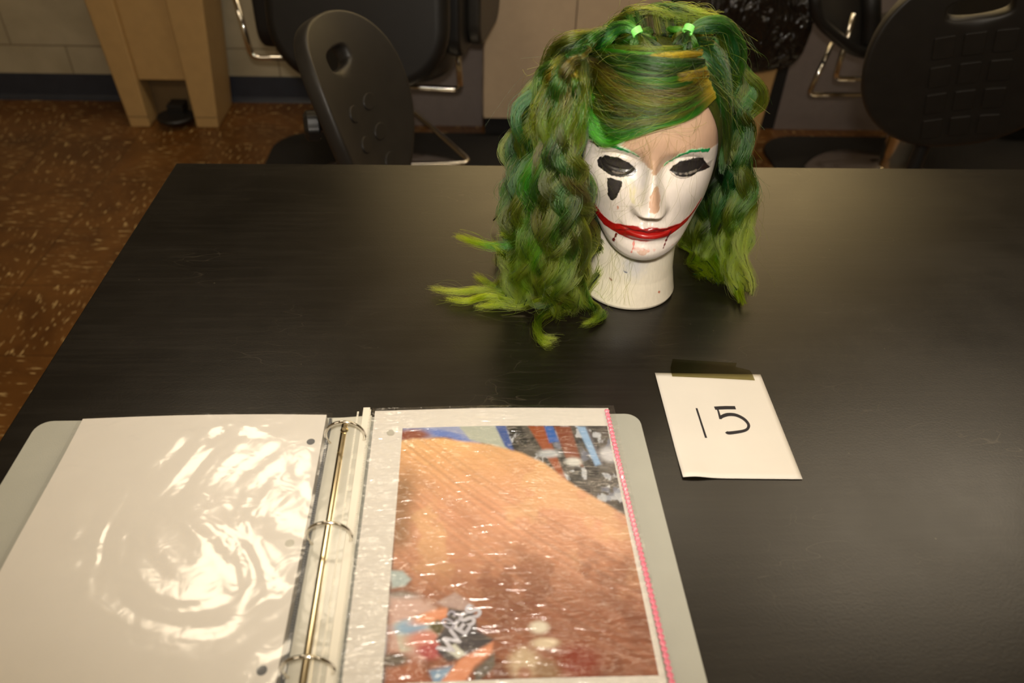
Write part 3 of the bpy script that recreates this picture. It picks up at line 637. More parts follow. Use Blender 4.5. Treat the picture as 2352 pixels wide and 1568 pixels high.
# ------------------------------------------------------------------ mannequin head
HX, HY = .194, .745                            # neck axis
def smt(tab):
    g_ = np.arange(0, .2885, .0005); raw = np.interp(g_, *tab.T)
    def sm(sg): k = np.exp(-.5 * (np.arange(-30, 31) * .0005 / sg) ** 2); k /= k.sum(); return np.convolve(np.pad(raw, 30, 'edge'), k, 'valid')
    a, c = sm(.0008), sm(.0045); q = ss(.095, .13, g_) * (1 - ss(.25, .268, g_)); a = np.where((g_ < .006) | (g_ > .262), raw, a); v = a * (1 - q) + c * q
    return lambda h: np.interp(h, g_, v)
def headsurf(th, hh):
    """th: angle, 0 faces the camera side (-y), + to +x; hh: height above the table. Returns world xyz arrays."""
    tf = np.array([(0, .0535), (.003, .0545), (.012, .052), (.03, .048), (.055, .046), (.0635, .0465), (.0685, .054), (.073, .064), (.078, .0715), (.083, .0755), (.091, .077), (.10, .0765), (.113, .0785), (.125, .079), (.14, .080), (.165, .0805), (.185, .0795), (.2, .083), (.215, .0835), (.23, .080), (.245, .073), (.26, .061), (.272, .046), (.281, .029), (.2865, .013), (.288, 0)])
    tw = np.array([(0, .0535), (.003, .0545), (.012, .0525), (.03, .049), (.055, .0465), (.066, .046), (.0700, .047), (.078, .0505), (.086, .0545), (.1, .0620), (.12, .0675), (.14, .0695), (.165, .0725), (.185, .0735), (.2, .073), (.22, .072), (.24, .066), (.255, .057), (.268, .045), (.279, .029), (.286, .012), (.288, 0)])
    tb = np.array([(0, .0535), (.003, .0545), (.012, .052), (.03, .050), (.066, .050), (.09, .058), (.12, .075), (.15, .09), (.18, .1), (.21, .1), (.24, .088), (.26, .072), (.275, .048), (.284, .024), (.288, 0)])
    s, c = np.sin(th), np.cos(th)
    rise = .026 * s ** 2 * ss(.035, .08, hh) * (1 - ss(.11, .175, hh)); hq = hh - rise
    f, w, b = smt(tf)(hq), smt(tw)(hq), smt(tb)(hq); f = np.where(c > 0, f, b)
    p = 2.0 + .25 * ss(.16, .2, hh) * (c > 0)
    f = np.maximum(f, 1e-5); w = np.maximum(w, 1e-5)
    r = ((np.abs(s) / w) ** p + (np.abs(c) / f) ** p) ** (-1 / p)
    x = r * s; y = -r * c
    # features, in face coordinates (x, h)
    F_ = np.where(c > .1, 1, 0) * ss(.1, .35, c)
    ga = lambda u, s_: np.exp(-.5 * (u / s_) ** 2)
    d = np.zeros_like(x); X = np.abs(x)
    # brow ridge, eye sockets, eyeballs with lids
    d += .0022 * ga(X - .030, .018) * ga(hh - (.204 - 18 * (X - .03) ** 2), .006)
    d += -.0075 * ga(X - .0315, .0145) * ga(hh - .1865, .0095)
    d += -.0050 * ga(X - .014, .007) * ga(hh - .188, .010)
    eb = np.sqrt(((X - .0325) / .0165) ** 2 + ((hh - .1845) / .0105) ** 2); d += .0058 * np.sqrt(np.clip(1 - eb ** 2, 0, 1)) ** .8
    lid = hh - (.1805 - .0 + 9 * (X - .0325) ** 2); d += -.0011 * ga(lid, .0010) * ga(X - .0325, .010)
    crease = hh - (.1945 - 16 * (X - .0325) ** 2); d += -.0012 * ga(crease, .0012) * ga(X - .0325, .011)
    # nose
    t_ = np.clip((.196 - hh) / (.196 - .1462), 0, 1); under = 1 - ss(.0, 1., (.1462 - hh) / .0115)
    prot = (.0030 + .0195 * t_ ** 1.1) * np.where(hh > .1462, 1, under) * (1 - ss(.188, .204, hh))
    sw = .0046 + .0042 * t_ ** 1.8
    d += prot * np.exp(-.5 * (X / sw) ** 2.6) * (hh > .133)
    d += .0080 * ga(X - .0112, .0042) * ga(hh - .1435, .0050)
    d += -.0030 * ga(X - .0062, .0026) * ga(hh - .1368, .0022)
    d += -.0014 * ga(X - .0180, .0028) * ga(hh - .141, .0070)
    # cheeks
    d += .0040 * ga(X - .040, .015) * ga(hh - .157, .014)
    d += -.0030 * ga(X - .047, .012) * ga(hh - .122, .016)
    # muzzle, philtrum, lips, chin
    d += .0035 * ga(x, .021) * ga(hh - .119, .013)
    d += -.0011 * ga(x, .0020) * ga(hh - .130, .0045)
    lw = (1 - ss(.004, .0265, X))
    ul = .1218 + .0012 * ga(X - .006, .004) - .0006 * ga(x, .002)
    d += .0040 * lw ** .8 * ga(hh - ul, .0031) + .0052 * lw * ga(hh - .1135, .0037)
    d += -.0034 * (1 - ss(.016, .0285, X)) * ga(hh - (.1177 + .0006 * ga(X - .006, .004) + 3.0 * np.clip(X - .012, 0, 1) ** 2), .00095)
    d += -.0012 * ga(X - .0275, .003) * ga(hh - .1185, .003)
    d += -.0030 * ga(x, .016) * ga(hh - .1045, .0035)
    d += .0042 * ga(x, .013) * ga(hh - .0895, .0062)
    y = y - d * F_; x = x + d * F_ * .25 * np.sin(th)
    lean = ss(.03, .10, hh) * (hh - .03); ya = math.radians(6); fx_ = x; x, y = x * math.cos(ya) + y * math.sin(ya) + .006 * ss(.05, .1, hh), -x * math.sin(ya) + y * math.cos(ya)
    return np.stack([HX + x - .062 * lean - .002, HY + y, TT + .0008 + hh], -1), fx_
th_ = np.concatenate([np.linspace(-1.45, 1.45, 430), np.linspace(1.45, 2 * np.pi - 1.45, 72)[1:-1]])
hr = np.concatenate([np.linspace(0, .24, 440), .24 + .048 * np.sin(np.linspace(0, np.pi / 2, 60)[1:])])
TH, HH = np.meshgrid(th_, hr); Pw, FX = headsurf(TH, HH); nr_, nc_ = TH.shape
F_ = [(i * nc_ + j, i * nc_ + (j + 1) % nc_, (i + 1) * nc_ + (j + 1) % nc_, (i + 1) * nc_ + j) for i in range(nr_ - 1) for j in range(nc_)]
F_.append(tuple(range(nc_))[::-1])
# ---- paint, laid out in face coordinates (x across, h up)
fx, fh = FX.ravel(), HH.ravel(); front = (np.cos(TH) > -.05).ravel()
def pn(k, seed):
    r = np.random.default_rng(seed); o = 0
    for i in range(6):
        a, b, q = r.normal(0, k, 3); o = o + np.sin(fx * a + fh * b + q * 7)
    return o / 6
def pdist(P):
    P = np.array(P); ins = np.zeros(len(fx), bool); d = np.full(len(fx), 9.)
    for (x1, y1), (x2, y2) in zip(P, np.roll(P, -1, 0)):
        cond = ((y1 > fh) != (y2 > fh)) & (fx < (x2 - x1) * (fh - y1) / (y2 - y1 + 1e-12) + x1); ins ^= cond
        t = np.clip(((fx - x1) * (x2 - x1) + (fh - y1) * (y2 - y1)) / ((x2 - x1) ** 2 + (y2 - y1) ** 2 + 1e-12), 0, 1); d = np.minimum(d, np.hypot(fx - x1 - t * (x2 - x1), fh - y1 - t * (y2 - y1)))
    return np.where(ins, d, -d)
def sdist(P, w):                                # distance inside a stroke of varying half width
    d = np.full(len(fx), -9.)
    for ((x1, y1), w1), ((x2, y2), w2) in zip(zip(P, w), zip(P[1:], w[1:])):
        t = np.clip(((fx - x1) * (x2 - x1) + (fh - y1) * (y2 - y1)) / ((x2 - x1) ** 2 + (y2 - y1) ** 2 + 1e-12), 0, 1)
        d = np.maximum(d, w1 + (w2 - w1) * t - np.hypot(fx - x1 - t * (x2 - x1), fh - y1 - t * (y2 - y1)))
    return d
colr = np.tile(np.array(lin((203, 194, 186))), (len(fx), 1)); thick = np.zeros(len(fx)); gloss = np.full(len(fx), .34)
def coat(d, col, soft=.0004, jag=.0003, th=0, op=1.0, jk=900, seed=1):
    global colr, thick
    m = np.clip(ss(-soft, soft, d + jag * pn(jk, seed) * 2), 0, 1) * front * op; colr = colr * (1 - m[:, None]) + np.array(lin(col)) * m[:, None]; thick = thick + m * th
colr = colr * (1 + .05 * (pn(60, 3) + pn(170, 4)))[:, None]
m = 1 - ss(.06, .085, fh); colr = colr * (1 - m[:, None]) + np.array(lin((214, 206, 188))) * m[:, None]
coat(.012 - np.hypot(fx + .002, (fh - .055) * .8), (178, 180, 190), .01, .002, op=.6)
skin = [(-0.0314,0.2063),(-0.0277,0.2112),(-0.0167,0.221),(0.0005,0.2308),(0.027,0.2385),(0.0472,0.2434),(0.0579,0.241),(0.063,0.2316),(0.0627,0.2185),(0.0642,0.199),(0.0614,0.19),(0.0533,0.1998),(0.0343,0.2051),(0.0217,0.1977),(0.0152,0.1876),(0.0103,0.1843),(0.0033,0.1827),(-0.0016,0.1843),(-0.0094,0.19),(-0.0142,0.1941),(-0.0231,0.2022)]
eye_a = [(-0.0521,0.1806),(-0.0499,0.1847),(-0.0447,0.1904),(-0.0327,0.1924),(-0.0225,0.188),(-0.0166,0.1823),(-0.0146,0.1794),(-0.0177,0.1753),(-0.0303,0.1717),(-0.0384,0.1712),(-0.0483,0.1741),(-0.0512,0.1753)]
eye_b = [(0.0165,0.1814),(0.0197,0.1871),(0.0251,0.1924),(0.0379,0.1941),(0.0492,0.1912),(0.0533,0.1843),(0.0598,0.1761),(0.0495,0.1765),(0.0384,0.1761),(0.0296,0.1765),(0.0227,0.1782),(0.0197,0.1806)]
slit_b = [(0.0237,0.1802),(0.0336,0.1794),(0.0424,0.1814),(0.0491,0.1802),(0.0416,0.179),(0.0337,0.1782),(0.0264,0.1786)]
slit_a = [(-0.039,0.1778),(-0.0321,0.1774),(-0.0244,0.1782),(-0.0308,0.1753),(-0.0366,0.1737)]
tear = [(-0.0421,0.1676),(-0.039,0.1692),(-0.0279,0.1688),(-0.0286,0.1623),(-0.0327,0.1492),(-0.0354,0.1456),(-0.0376,0.1452),(-0.0402,0.1496),(-0.042,0.1606)]
brow_a = [(-0.0525,0.1977),(-0.0442,0.203),(-0.0365,0.2039),(-0.03,0.2035),(-0.0216,0.2006),(-0.0137,0.1957)]
brow_b = [(0.0119,0.1863),(0.0177,0.1912),(0.024,0.2002),(0.0343,0.2043),(0.0433,0.2026),(0.0533,0.199)]
mouth_up = [(-0.0596,0.137),(-0.0528,0.1272),(-0.0426,0.1186),(-0.0313,0.1178),(-0.0151,0.1239),(-0.006,0.1244),(-0.0009,0.1235),(0.0054,0.1252),(0.0193,0.1223),(0.0337,0.1219),(0.0448,0.1252),(0.0504,0.1321),(0.0563,0.1415)]
mouth_lo = [(0.0566,0.1378),(0.0515,0.1276),(0.0425,0.1182),(0.0314,0.1142),(0.0179,0.1093),(0.0008,0.1032),(-0.0164,0.1044),(-0.0306,0.1076),(-0.0418,0.108),(-0.0509,0.1133),(-0.0578,0.1284)]
lipline = [(-0.032,0.1097),(-0.0213,0.1158),(-0.0091,0.1207),(-0.0016,0.1211),(0.0084,0.1227),(0.0192,0.1207),(0.0306,0.1199)]
drip_a = [(-0.0296,0.1052),(-0.031,0.0987),(-0.0318,0.0946)]
drip_b = [(0.0236,0.115),(0.0209,0.1032),(0.0188,0.0958)]
drip_c = [(-0.0116,0.1027),(-0.012,0.0962),(-0.0129,0.0921),(-0.0131,0.0873)]
drip_d = [(-0.025,0.1044),(-0.0021,0.1019),(0.0038,0.1023)]
nosepatch = [(0.0033,0.1729),(0.0062,0.1692),(0.009,0.1611),(0.0081,0.1525),(0.0067,0.15),(0.002,0.1496),(-0.0024,0.15),(-0.0034,0.1553),(-0.002,0.1647),(0.0002,0.1692)]
chinpatch = [(-0.0075,0.0926),(-0.0018,0.0966),(0.0048,0.0946),(-0.0008,0.0889),(-0.0052,0.0893)]
spot_n = [(-0.0259,0.0326),(-0.0226,0.0334),(-0.0222,0.0306),(-0.0246,0.0298)]
spot_n2 = [(0.0306,0.0196),(0.0327,0.0183),(0.0326,0.0151),(0.0306,0.0167)]
spot_n3 = [(-0.0122,0.0465),(-0.0083,0.0461),(-0.0083,0.044),(-0.0113,0.044)]
spot_f = [(0.0233,0.2389),(0.0269,0.2393),(0.0276,0.2369),(0.0243,0.2365)]
spot_c = [(-0.0311,0.1403),(-0.03,0.1403),(-0.0298,0.1362),(-0.0307,0.1362)]
greyshade = [(-0.0225,0.1871),(-0.008,0.1892),(-0.0026,0.1802),(-0.0072,0.168),(-0.0179,0.1643),(-0.0207,0.1733)]
yel_nose = [(-0.0217,0.1725),(-0.0178,0.1704),(-0.0163,0.1643),(-0.0167,0.15),(-0.0192,0.1549),(-0.0199,0.1664)]
lash = [(0.0491,0.1794),(0.0539,0.1802),(0.0606,0.1778)]
skin = [((x * 1.4 if x > .055 else x), h) for x, h in skin]
coat(pdist(skin), (172, 141, 118), .0012, .0016, -.0002, seed=2)
coat(pdist(nosepatch), (180, 146, 122), .0004, .0006, -.0003, seed=5); coat(pdist(chinpatch), (186, 150, 130), .0006, .0010, -.0001, op=.8, seed=6)
coat(sdist(yel_nose, [.0012] * 6), (196, 188, 140), .0012, .0005, op=.65); coat(pdist(greyshade), (168, 164, 166), .004, .001, op=.6)
for q_, k_ in ((spot_n, (156, 124, 112)), (spot_n2, (176, 110, 84)), (spot_n3, (120, 122, 140)), (spot_f, (92, 92, 116)), (spot_c, (176, 120, 96))): coat(pdist(q_), k_, .0005, .0006, seed=8)
EB = np.array(brow_a); coat(sdist(brow_a, [.0008, .0018, .0022, .0023, .0017, .0006]), (150, 196, 160), .0006, .0010, .0001, op=.7, seed=9)
coat(sdist([(a, b - .0004) for a, b in brow_a], [.0004, .0012, .0015, .0013, .0010, .0004]), (26, 118, 62), .0003, .0006, .0002, seed=10)
coat(sdist([(a, b + .0008) for a, b in brow_b], [.0007, .0013, .0014, .0014, .0013, .0010]), (150, 200, 160), .0005, .0008, .0001, op=.8, seed=11)
coat(sdist(brow_b, [.0005, .0009, .0012, .0014, .0013, .0018]), (18, 122, 66), .0003, .0004, .0003, seed=12)
for e_, s_ in ((eye_a, slit_a), (eye_b, slit_b)):
    coat(pdist(e_), (24, 21, 22), .0003, .0003, .0002, seed=13); coat(pdist(e_) - .002, (44, 40, 40), .0012, .002, op=.5, jk=700, seed=14); coat(pdist(s_), (120, 112, 104), .0004, .0006, op=.7, seed=15)
for k_ in range(7): coat(sdist([lash[0], (lash[1][0], lash[1][1] + .0009 * (k_ - 3)), (lash[2][0] + .0004 * k_, lash[2][1] + .0012 * (k_ - 2))], [.0003, .00025, .0001]), (36, 24, 20), .0001, .0001)
coat(pdist(tear), (26, 23, 24), .0003, .0004, .0003, seed=16); coat(pdist(tear) - .0016, (52, 48, 48), .0008, .0012, op=.5, seed=17)
mo = mouth_up + mouth_lo
coat(pdist(mo) + .0004, (190, 96, 92), .0007, .0006, op=.5, seed=18)
coat(pdist(mo), (136, 8, 8), .0003, .0005, .0003, seed=19); coat(pdist(mo) - .0022, (158, 18, 12), .001, .0012, op=.6, seed=20)
coat(sdist(lipline, [.0003, .0007, .0009, .0009, .0008, .0006, .0003]), (66, 4, 8), .0006, .0004, op=.85)
coat(sdist(drip_a, [.0010, .0008, .0013]), (90, 14, 18), .0003, .0004, .0003, seed=21); coat(sdist(drip_b, [.0011, .0009, .0004]), (90, 16, 20), .0003, .0005, .0003, seed=22)
coat(sdist(drip_c, [.0006, .0008, .0009, .0003]), (196, 96, 84), .0005, .0012, op=.8, seed=23)
coat(.0007 - np.abs(fh - .0955) + 0 * fx - .0015 * (np.abs(fx) > .012), (206, 130, 116), .0004, .0016, op=.35, seed=24)

me = bpy.data.meshes.new('bust'); me.from_pydata([tuple(v) for v in Pw.reshape(-1, 3)], [], F_); me.update(); me.polygons.foreach_set('use_smooth', [True] * len(me.polygons))
NM = np.zeros(len(fx) * 3); me.vertices.foreach_get('normal', NM)
me.vertices.foreach_set('co', (Pw.reshape(-1, 3) + NM.reshape(-1, 3) * thick[:, None]).ravel()); me.update()
ca = me.color_attributes.new('paint', 'FLOAT_COLOR', 'POINT'); ca.data.foreach_set('color', np.concatenate([np.clip(colr, 0, 1), np.ones((len(fx), 1))], 1).ravel().astype(np.float32))
t = NT('painted_bust'); vc = t.add('ShaderNodeVertexColor', _layer_name='paint'); v = t.coord()
mp = t.add('ShaderNodeMapping'); mp.inputs['Scale'].default_value = (1, 1, .22); t.link(v, mp.inputs[0])
br_ = t.ramp(t.noise(mp.outputs[0], 420, 3, .6), [(.35, (.93,) * 3), (.65, (1.0,) * 3)])
mm = t.add('ShaderNodeMix', _data_type='RGBA', _blend_type='MULTIPLY'); mm.inputs[0].default_value = 1; t.link(vc.outputs[0], mm.inputs[6]); t.link(br_, mm.inputs[7]); t.link(mm.outputs[2], t.b.inputs['Base Color'])
t.b.inputs['Roughness'].default_value = .4; t.b.inputs['Specular IOR Level'].default_value = .4; t.b.inputs['Coat Weight'].default_value = .28; t.b.inputs['Coat Roughness'].default_value = .16; t.b.inputs['Subsurface Weight'].default_value = .04; t.b.inputs['Subsurface Radius'].default_value = (.006, .004, .003)
t.bump(t.noise(mp.outputs[0], 380, 4, .6), .35, .0006)
me.materials.append(t.m)
hd = thing('mannequin_head', 'hairdressing mannequin head with white clown face paint, red grin and long wavy green hair', 'mannequin head', (HX, HY, TT))
bust = bpy.data.objects.new('bust', me); COL.objects.link(bust); bust.parent = hd; bust.matrix_parent_inverse = parent_world(hd).inverted()
# ------------------------------------------------------------------ hair: locks of strands over soft cores
EC = np.array([.187, .7535, TT + .190]); ER = np.array([.0735, .0915, .0985])
def surf(px, py, off=.006):                    # point on the scalp seen at a pixel, lifted by off
    d = CF + CR * (px - 1176) / FPX - CU * (py - 784) / FPX; R_ = ER + off
    o = (CAM - EC) / R_; q = d / R_; A_ = q @ q; B_ = o @ q; C_ = o @ o - 1; D_ = B_ * B_ - A_ * C_
    t = (-B_ - math.sqrt(D_)) / A_ if D_ > 0 else -B_ / A_
    return CAM + d * t
def gp(p, off=.006):                           # (px, py, Y) in the air, (px, py) lying on the table, (px, py, 's', off) on the scalp
    if len(p) == 2: return at_z(p[0], p[1], TT + .007)
    if p[2] == 's': return surf(p[0], p[1], p[3] if len(p) > 3 else off)
    return at(*p)
PAL = {k: np.array(lin(v)) for k, v in dict(dark=(10, 24, 2), green=(21, 60, 4), bright=(34, 110, 10), olive=(62, 68, 5), lime=(118, 146, 8), teal=(7, 50, 17), brown=(54, 42, 6), gold=(150, 120, 20)).items()}
SP, SR, SC, K = [], [], [], 30                 # strand points, radii, colours
CORE = G(); CCOL = []
hr_ = np.random.default_rng(21)
def frames(C):
    T = np.gradient(C, axis=0); T /= np.linalg.norm(T, axis=1)[:, None] + 1e-9
    u = np.cross(T[0], [0.3, -.9, .3]); u /= np.linalg.norm(u) + 1e-9; U_ = []
    for i in range(len(C)): u = u - T[i] * (u @ T[i]); u /= np.linalg.norm(u) + 1e-9; U_.append(u)
    U_ = np.array(U_); return T, U_, np.cross(T, U_)
def lock(C, n, r, mix, amp=0, wl=.05, env0=.15, tip=.25, flat=.6, grad=None, core=True, rad=.00017, tipcol='lime', tipw=.35, root=None, frizz=.0006, ph=None, rootw=.6, point=False):
    C = cr(C, K) if len(C) != K else np.array(C)
    s = np.concatenate([[0], np.cumsum(np.linalg.norm(np.diff(C, axis=0), axis=1))]); t = np.linspace(0, 1, K)
    T, U_, W_ = frames(C); ph = hr_.random() * 7 if ph is None else ph; wl = wl * hr_.uniform(.75, 1.7); amp = amp * hr_.uniform(.6, 1.4)
    env = ss(0, env0 + .001, t); prof = (rootw + (1 - rootw) * ss(0, .2, t)) * (1 - (1 - tip) * ss(.6, 1, t))
    sgn = hr_.choice([-1, 1])
    if point: prof = rootw + (1 - rootw) * ss(0, .2, t); prof = prof * (1 - t) ** .9 + .03
    if amp: C = C + (np.sin(t * hr_.uniform(4, 9) + hr_.random() * 6)[:, None] * hr_.normal(0, 1, 3) + np.sin(t * hr_.uniform(2, 5))[:, None] * hr_.normal(0, 1, 3)) * amp * .45 * ss(0, .3, t)[:, None]
    def path(dp, da):
        a = 2 * np.pi * s / wl + ph + dp
        return C + (amp * (1 + da) * env)[:, None] * (U_ * np.cos(a)[:, None] + W_ * np.sin(a * sgn)[:, None] * .55)
    bright_ = hr_.uniform(.38, 1.4); names = list(mix); pw = np.array([mix[k] for k in names], float); pw /= pw.sum()
    base = PAL[names[hr_.choice(len(names), p=pw)]]; spin = hr_.random() * 3 + s * 10 * (amp > 0)
    cs, sn = np.cos(spin)[:, None] if amp else math.cos(spin if np.isscalar(spin) else spin[0]), np.sin(spin)[:, None] if amp else math.sin(spin if np.isscalar(spin) else spin[0])
    A = U_ * cs + W_ * sn; B = W_ * cs - U_ * sn
    for _ in range(n):
        q = math.sqrt(hr_.random()); a = hr_.random() * 2 * math.pi; ox, oy = q * math.cos(a), q * math.sin(a) * flat
        P = path(hr_.normal(0, .26), hr_.normal(0, .15)) + (prof * r)[:, None] * (A * ox + B * oy)
        f1 = hr_.normal(0, 1, 3); f2 = hr_.random() * 6; P = P + np.sin(t * (3 + 5 * hr_.random()) + f2)[:, None] * f1 * frizz * t[:, None] ** .5 * 2
        P = P + (np.sin(t * hr_.uniform(14, 34) + f2)[:, None] * hr_.normal(0, 1, 3) * frizz * .35)
        L = 1 - .18 * hr_.random() ** 2; 
        if L < 1: P = np.stack([np.interp(t * L, t, P[:, k]) for k in range(3)], 1)
        P[:, 2] = np.maximum(P[:, 2], TT + .0012 + .002 * hr_.random())
        oth = PAL[names[hr_.choice(len(names), p=pw)]]; mu = hr_.random() * .55
        c = (base * (1 - mu) + oth * mu) * hr_.uniform(.7, 1.3) * bright_; c = np.repeat(c[None], K, 0)
        w = (ss(.55, 1, t) * tipw)[:, None]; c = c * (1 - w) + PAL[tipcol] * w
        if root: w = (1 - ss(0, .13, t))[:, None] * .7; c = c * (1 - w) + PAL[root] * w
        SP.append(P); SC.append(c); SR.append(rad * (1 - .65 * ss(.6, 1, t)))
    if core:
        P = path(0, 0); P[:, 2] = np.maximum(P[:, 2], TT + .001 + prof * r * .4); k0 = len(CORE.V)
        m = 8; V = []
        for i in range(K):
            for j in range(m):
                a = 2 * math.pi * j / m; V.append(P[i] + prof[i] * r * .55 * (A[i] * math.cos(a) + B[i] * math.sin(a) * flat))
        V = np.array(V); V[:, 2] = np.maximum(V[:, 2], TT + .0008)
        CORE.add(V, [(i * m + j, i * m + (j + 1) % m, (i + 1) * m + (j + 1) % m, (i + 1) * m + j) for i in range(K - 1) for j in range(m)] + [tuple(range(m))[::-1], tuple(range((K - 1) * m, K * m))])
        CCOL.extend([tuple(base * .45)] * (K * m))  # core darker than its strands: shade inside the hair put into the colour
def fam(guides, nl, n, r, mix, jit=.003, srange=(0, 1), **kw):
    Gd = [cr([gp(q) for q in g], K) for g in guides]
    for k in range(nl):
        s_ = srange[0] + (srange[1] - srange[0]) * (k + .5 + hr_.uniform(-.4, .4)) / nl; x = s_ * (len(Gd) - 1); i = min(int(x), len(Gd) - 2); f = x - i
        C = Gd[i] * (1 - f) + Gd[i + 1] * f
        j0, j1, j2 = hr_.normal(0, jit, 3), hr_.normal(0, jit, 3), hr_.normal(0, jit, 3); t = np.linspace(0, 1, K)[:, None]
        C = C + j0 * (1 - t) * .3 + j1 * np.sin(t * np.pi) + j2 * t
        lock(C, n, r * hr_.uniform(.8, 1.2), mix(s_) if callable(mix) else mix, **kw)
Sf = lambda L, off=.006: [(x, y, 's', off) for x, y in L]
side = dict(green=4, olive=3.4, dark=2.4, teal=1.1, bright=.8, brown=1.2)
# scalp cap under everything
capA = []; 
for i in range(36):
    row = []
    for j in range(97):
        th = -math.pi + 2 * math.pi * j / 96; hl = .236 - .11 * float(ss(.55, 1.5, abs(th))) - .05 * float(ss(1.6, 3.0, abs(th)))
        if th > 0: hl += .012 * float(1 - ss(.5, 1.2, abs(th)))
        h = hl + (.2879 - hl) * math.sin(i / 35 * math.pi / 2); P_, _ = headsurf(np.array([th]), np.array([h])); P_ = P_[0]
        v_ = P_ - EC; v_ /= np.linalg.norm(v_); row.append(P_ + v_ * .0022)
    capA.append(row)
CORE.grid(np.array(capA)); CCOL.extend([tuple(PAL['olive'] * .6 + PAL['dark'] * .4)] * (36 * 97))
# over the crown and down the back
def dirp(x, ph, off): r_ = ER + off; c = math.sqrt(max(0, 1 - x * x)); return EC + r_ * np.array([x, c * math.sin(math.radians(ph)), c * math.cos(math.radians(ph))])
for k in range(46):
    x = -.96 + 1.92 * k / 45 + hr_.normal(0, .01); off = .004 + .005 * hr_.random() + .003 * math.exp(-((x + .1) / .5) ** 2)
    C = [dirp(x * .75, -14, .004), dirp(x * .85, 12, off * 1.1), dirp(x * .95, 45, off * 1.25), dirp(x, 80, off), dirp(x, 105, off)]
    xe = C[-1][0] + hr_.normal(0, .008); C += [(xe, .865, .87), (xe + .4 * (xe - .187), .862, .80), (xe + .6 * (xe - .187), .86 + hr_.normal(0, .01), .757)]
    lock(C, 130, .0065, side, amp=.006, wl=.055, env0=.7, frizz=.0010)
# messy top between the ties and the crown
fam([Sf(L, .009) for L in ([(1372, 92), (1400, 66), (1440, 50), (1490, 42), (1540, 50)], [(1390, 62), (1430, 46), (1490, 36), (1560, 36), (1610, 46)], [(1440, 44), (1500, 34), (1560, 32), (1620, 46), (1660, 66)])], 16, 90, .0045, side, jit=.003, frizz=.0018, amp=.002, wl=.06)
# fringe swept from the side parting to the bun
FR = [Sf([(1606, 100), (1540, 112), (1460, 112), (1390, 112), (1338, 116)], .007), Sf([(1613, 140), (1550, 152), (1470, 152), (1400, 138), (1335, 120)], .008), Sf([(1620, 165), (1560, 192), (1480, 196), (1400, 172), (1345, 135), (1330, 122)], .009),
      Sf([(1626, 190), (1570, 228), (1480, 244), (1400, 222), (1352, 165), (1328, 124)], .010), Sf([(1634, 208), (1570, 254), (1480, 274), (1405, 266), (1350, 200), (1326, 126)], .011), Sf([(1637, 217), (1585, 255), (1500, 280), (1432, 302), (1388, 300), (1350, 245), (1325, 135)], .011)]
def fmix(s_): return dict(green=3, dark=1.6, olive=1.6, bright=.8) if s_ < .45 else (dict(brown=1.6, olive=2.2, dark=2, green=2) if s_ < .88 else dict(bright=4, green=2))
fam(FR, 54, 190, .0050, fmix, jit=.0012, root='gold', flat=.5, tipw=.12, tip=.7, frizz=.0005, rootw=.8)
fam([[(1334, 122, 's', .010), (1352, 190, 's', .013), (1364, 250, 's', .015), (1378, 298, 's', .014), (1404, 313, 's', .010), (1445, 299, 's', .009), (1500, 284, 's', .008), (1560, 262, 's', .008)],
     [(1330, 128, 's', .010), (1340, 200, 's', .014), (1351, 262, 's', .015), (1367, 307, 's', .014), (1394, 320, 's', .010), (1430, 309, 's', .009), (1480, 293, 's', .008), (1545, 270, 's', .007)]], 9, 150, .0048, dict(bright=3, green=3), jit=.0012, tip=.5, flat=.5, tipw=0, core=False, frizz=.0009)
fam([[(1336, 120, 's', .014), (1372, 150, 's', .015), (1430, 190, 's', .013), (1500, 215, 's', .011), (1570, 225, 's', .010), (1618, 205, 's', .009)],
     [(1334, 122, 's', .014), (1360, 165, 's', .016), (1402, 228, 's', .015), (1466, 256, 's', .013), (1540, 250, 's', .011), (1622, 212, 's', .010)]], 9, 90, .0034, dict(olive=3, brown=2, dark=1), jit=.002, tip=.3, flat=.5, tipw=0, core=False, frizz=.0014)
fam([Sf([(1612, 119), (1575, 120), (1535, 123), (1498, 127)], .0125), Sf([(1612, 125), (1575, 127), (1535, 130), (1490, 132)], .0125)], 5, 70, .0022, dict(gold=3, olive=1), jit=.0006, tipw=0, core=False, flat=.5)
fam([Sf([(1618, 140), (1575, 147), (1520, 146), (1470, 138), (1420, 128)], .014), Sf([(1618, 148), (1575, 156), (1520, 154), (1470, 146), (1420, 134)], .013)], 5, 120, .0036, dict(dark=3, green=1), jit=.0006, tip=.3, tipw=0, core=False, flat=.5)
fam([Sf([(1622, 160), (1590, 166), (1552, 170)], .0135), Sf([(1628, 178), (1600, 186), (1560, 192)], .0125)], 6, 60, .003, dict(gold=3, brown=2), jit=.0008, tip=.2, tipw=0, core=False, flat=.5)
# fans into the two elastics
for (cx, cy), roots in (((1463, 76), [(1540, 126), (1515, 122), (1490, 124), (1455, 118), (1425, 106), (1405, 92), (1508, 92), (1500, 70), (1470, 56), (1440, 62)]), ((1581, 70), [(1548, 112), (1565, 124), (1585, 128), (1602, 122), (1606, 104), (1545, 90), (1530, 66), (1555, 50), (1585, 46), (1612, 60)])):
    for (rx, ry) in roots:
        lock([surf(rx, ry, .004), surf(rx * .6 + cx * .4, ry * .6 + cy * .4, .010), surf(cx, cy, .015)], 110, .0045, dict(green=3, dark=1, olive=2, bright=1), root='gold', tip=.35, tipw=0, frizz=.0004, flat=.5)
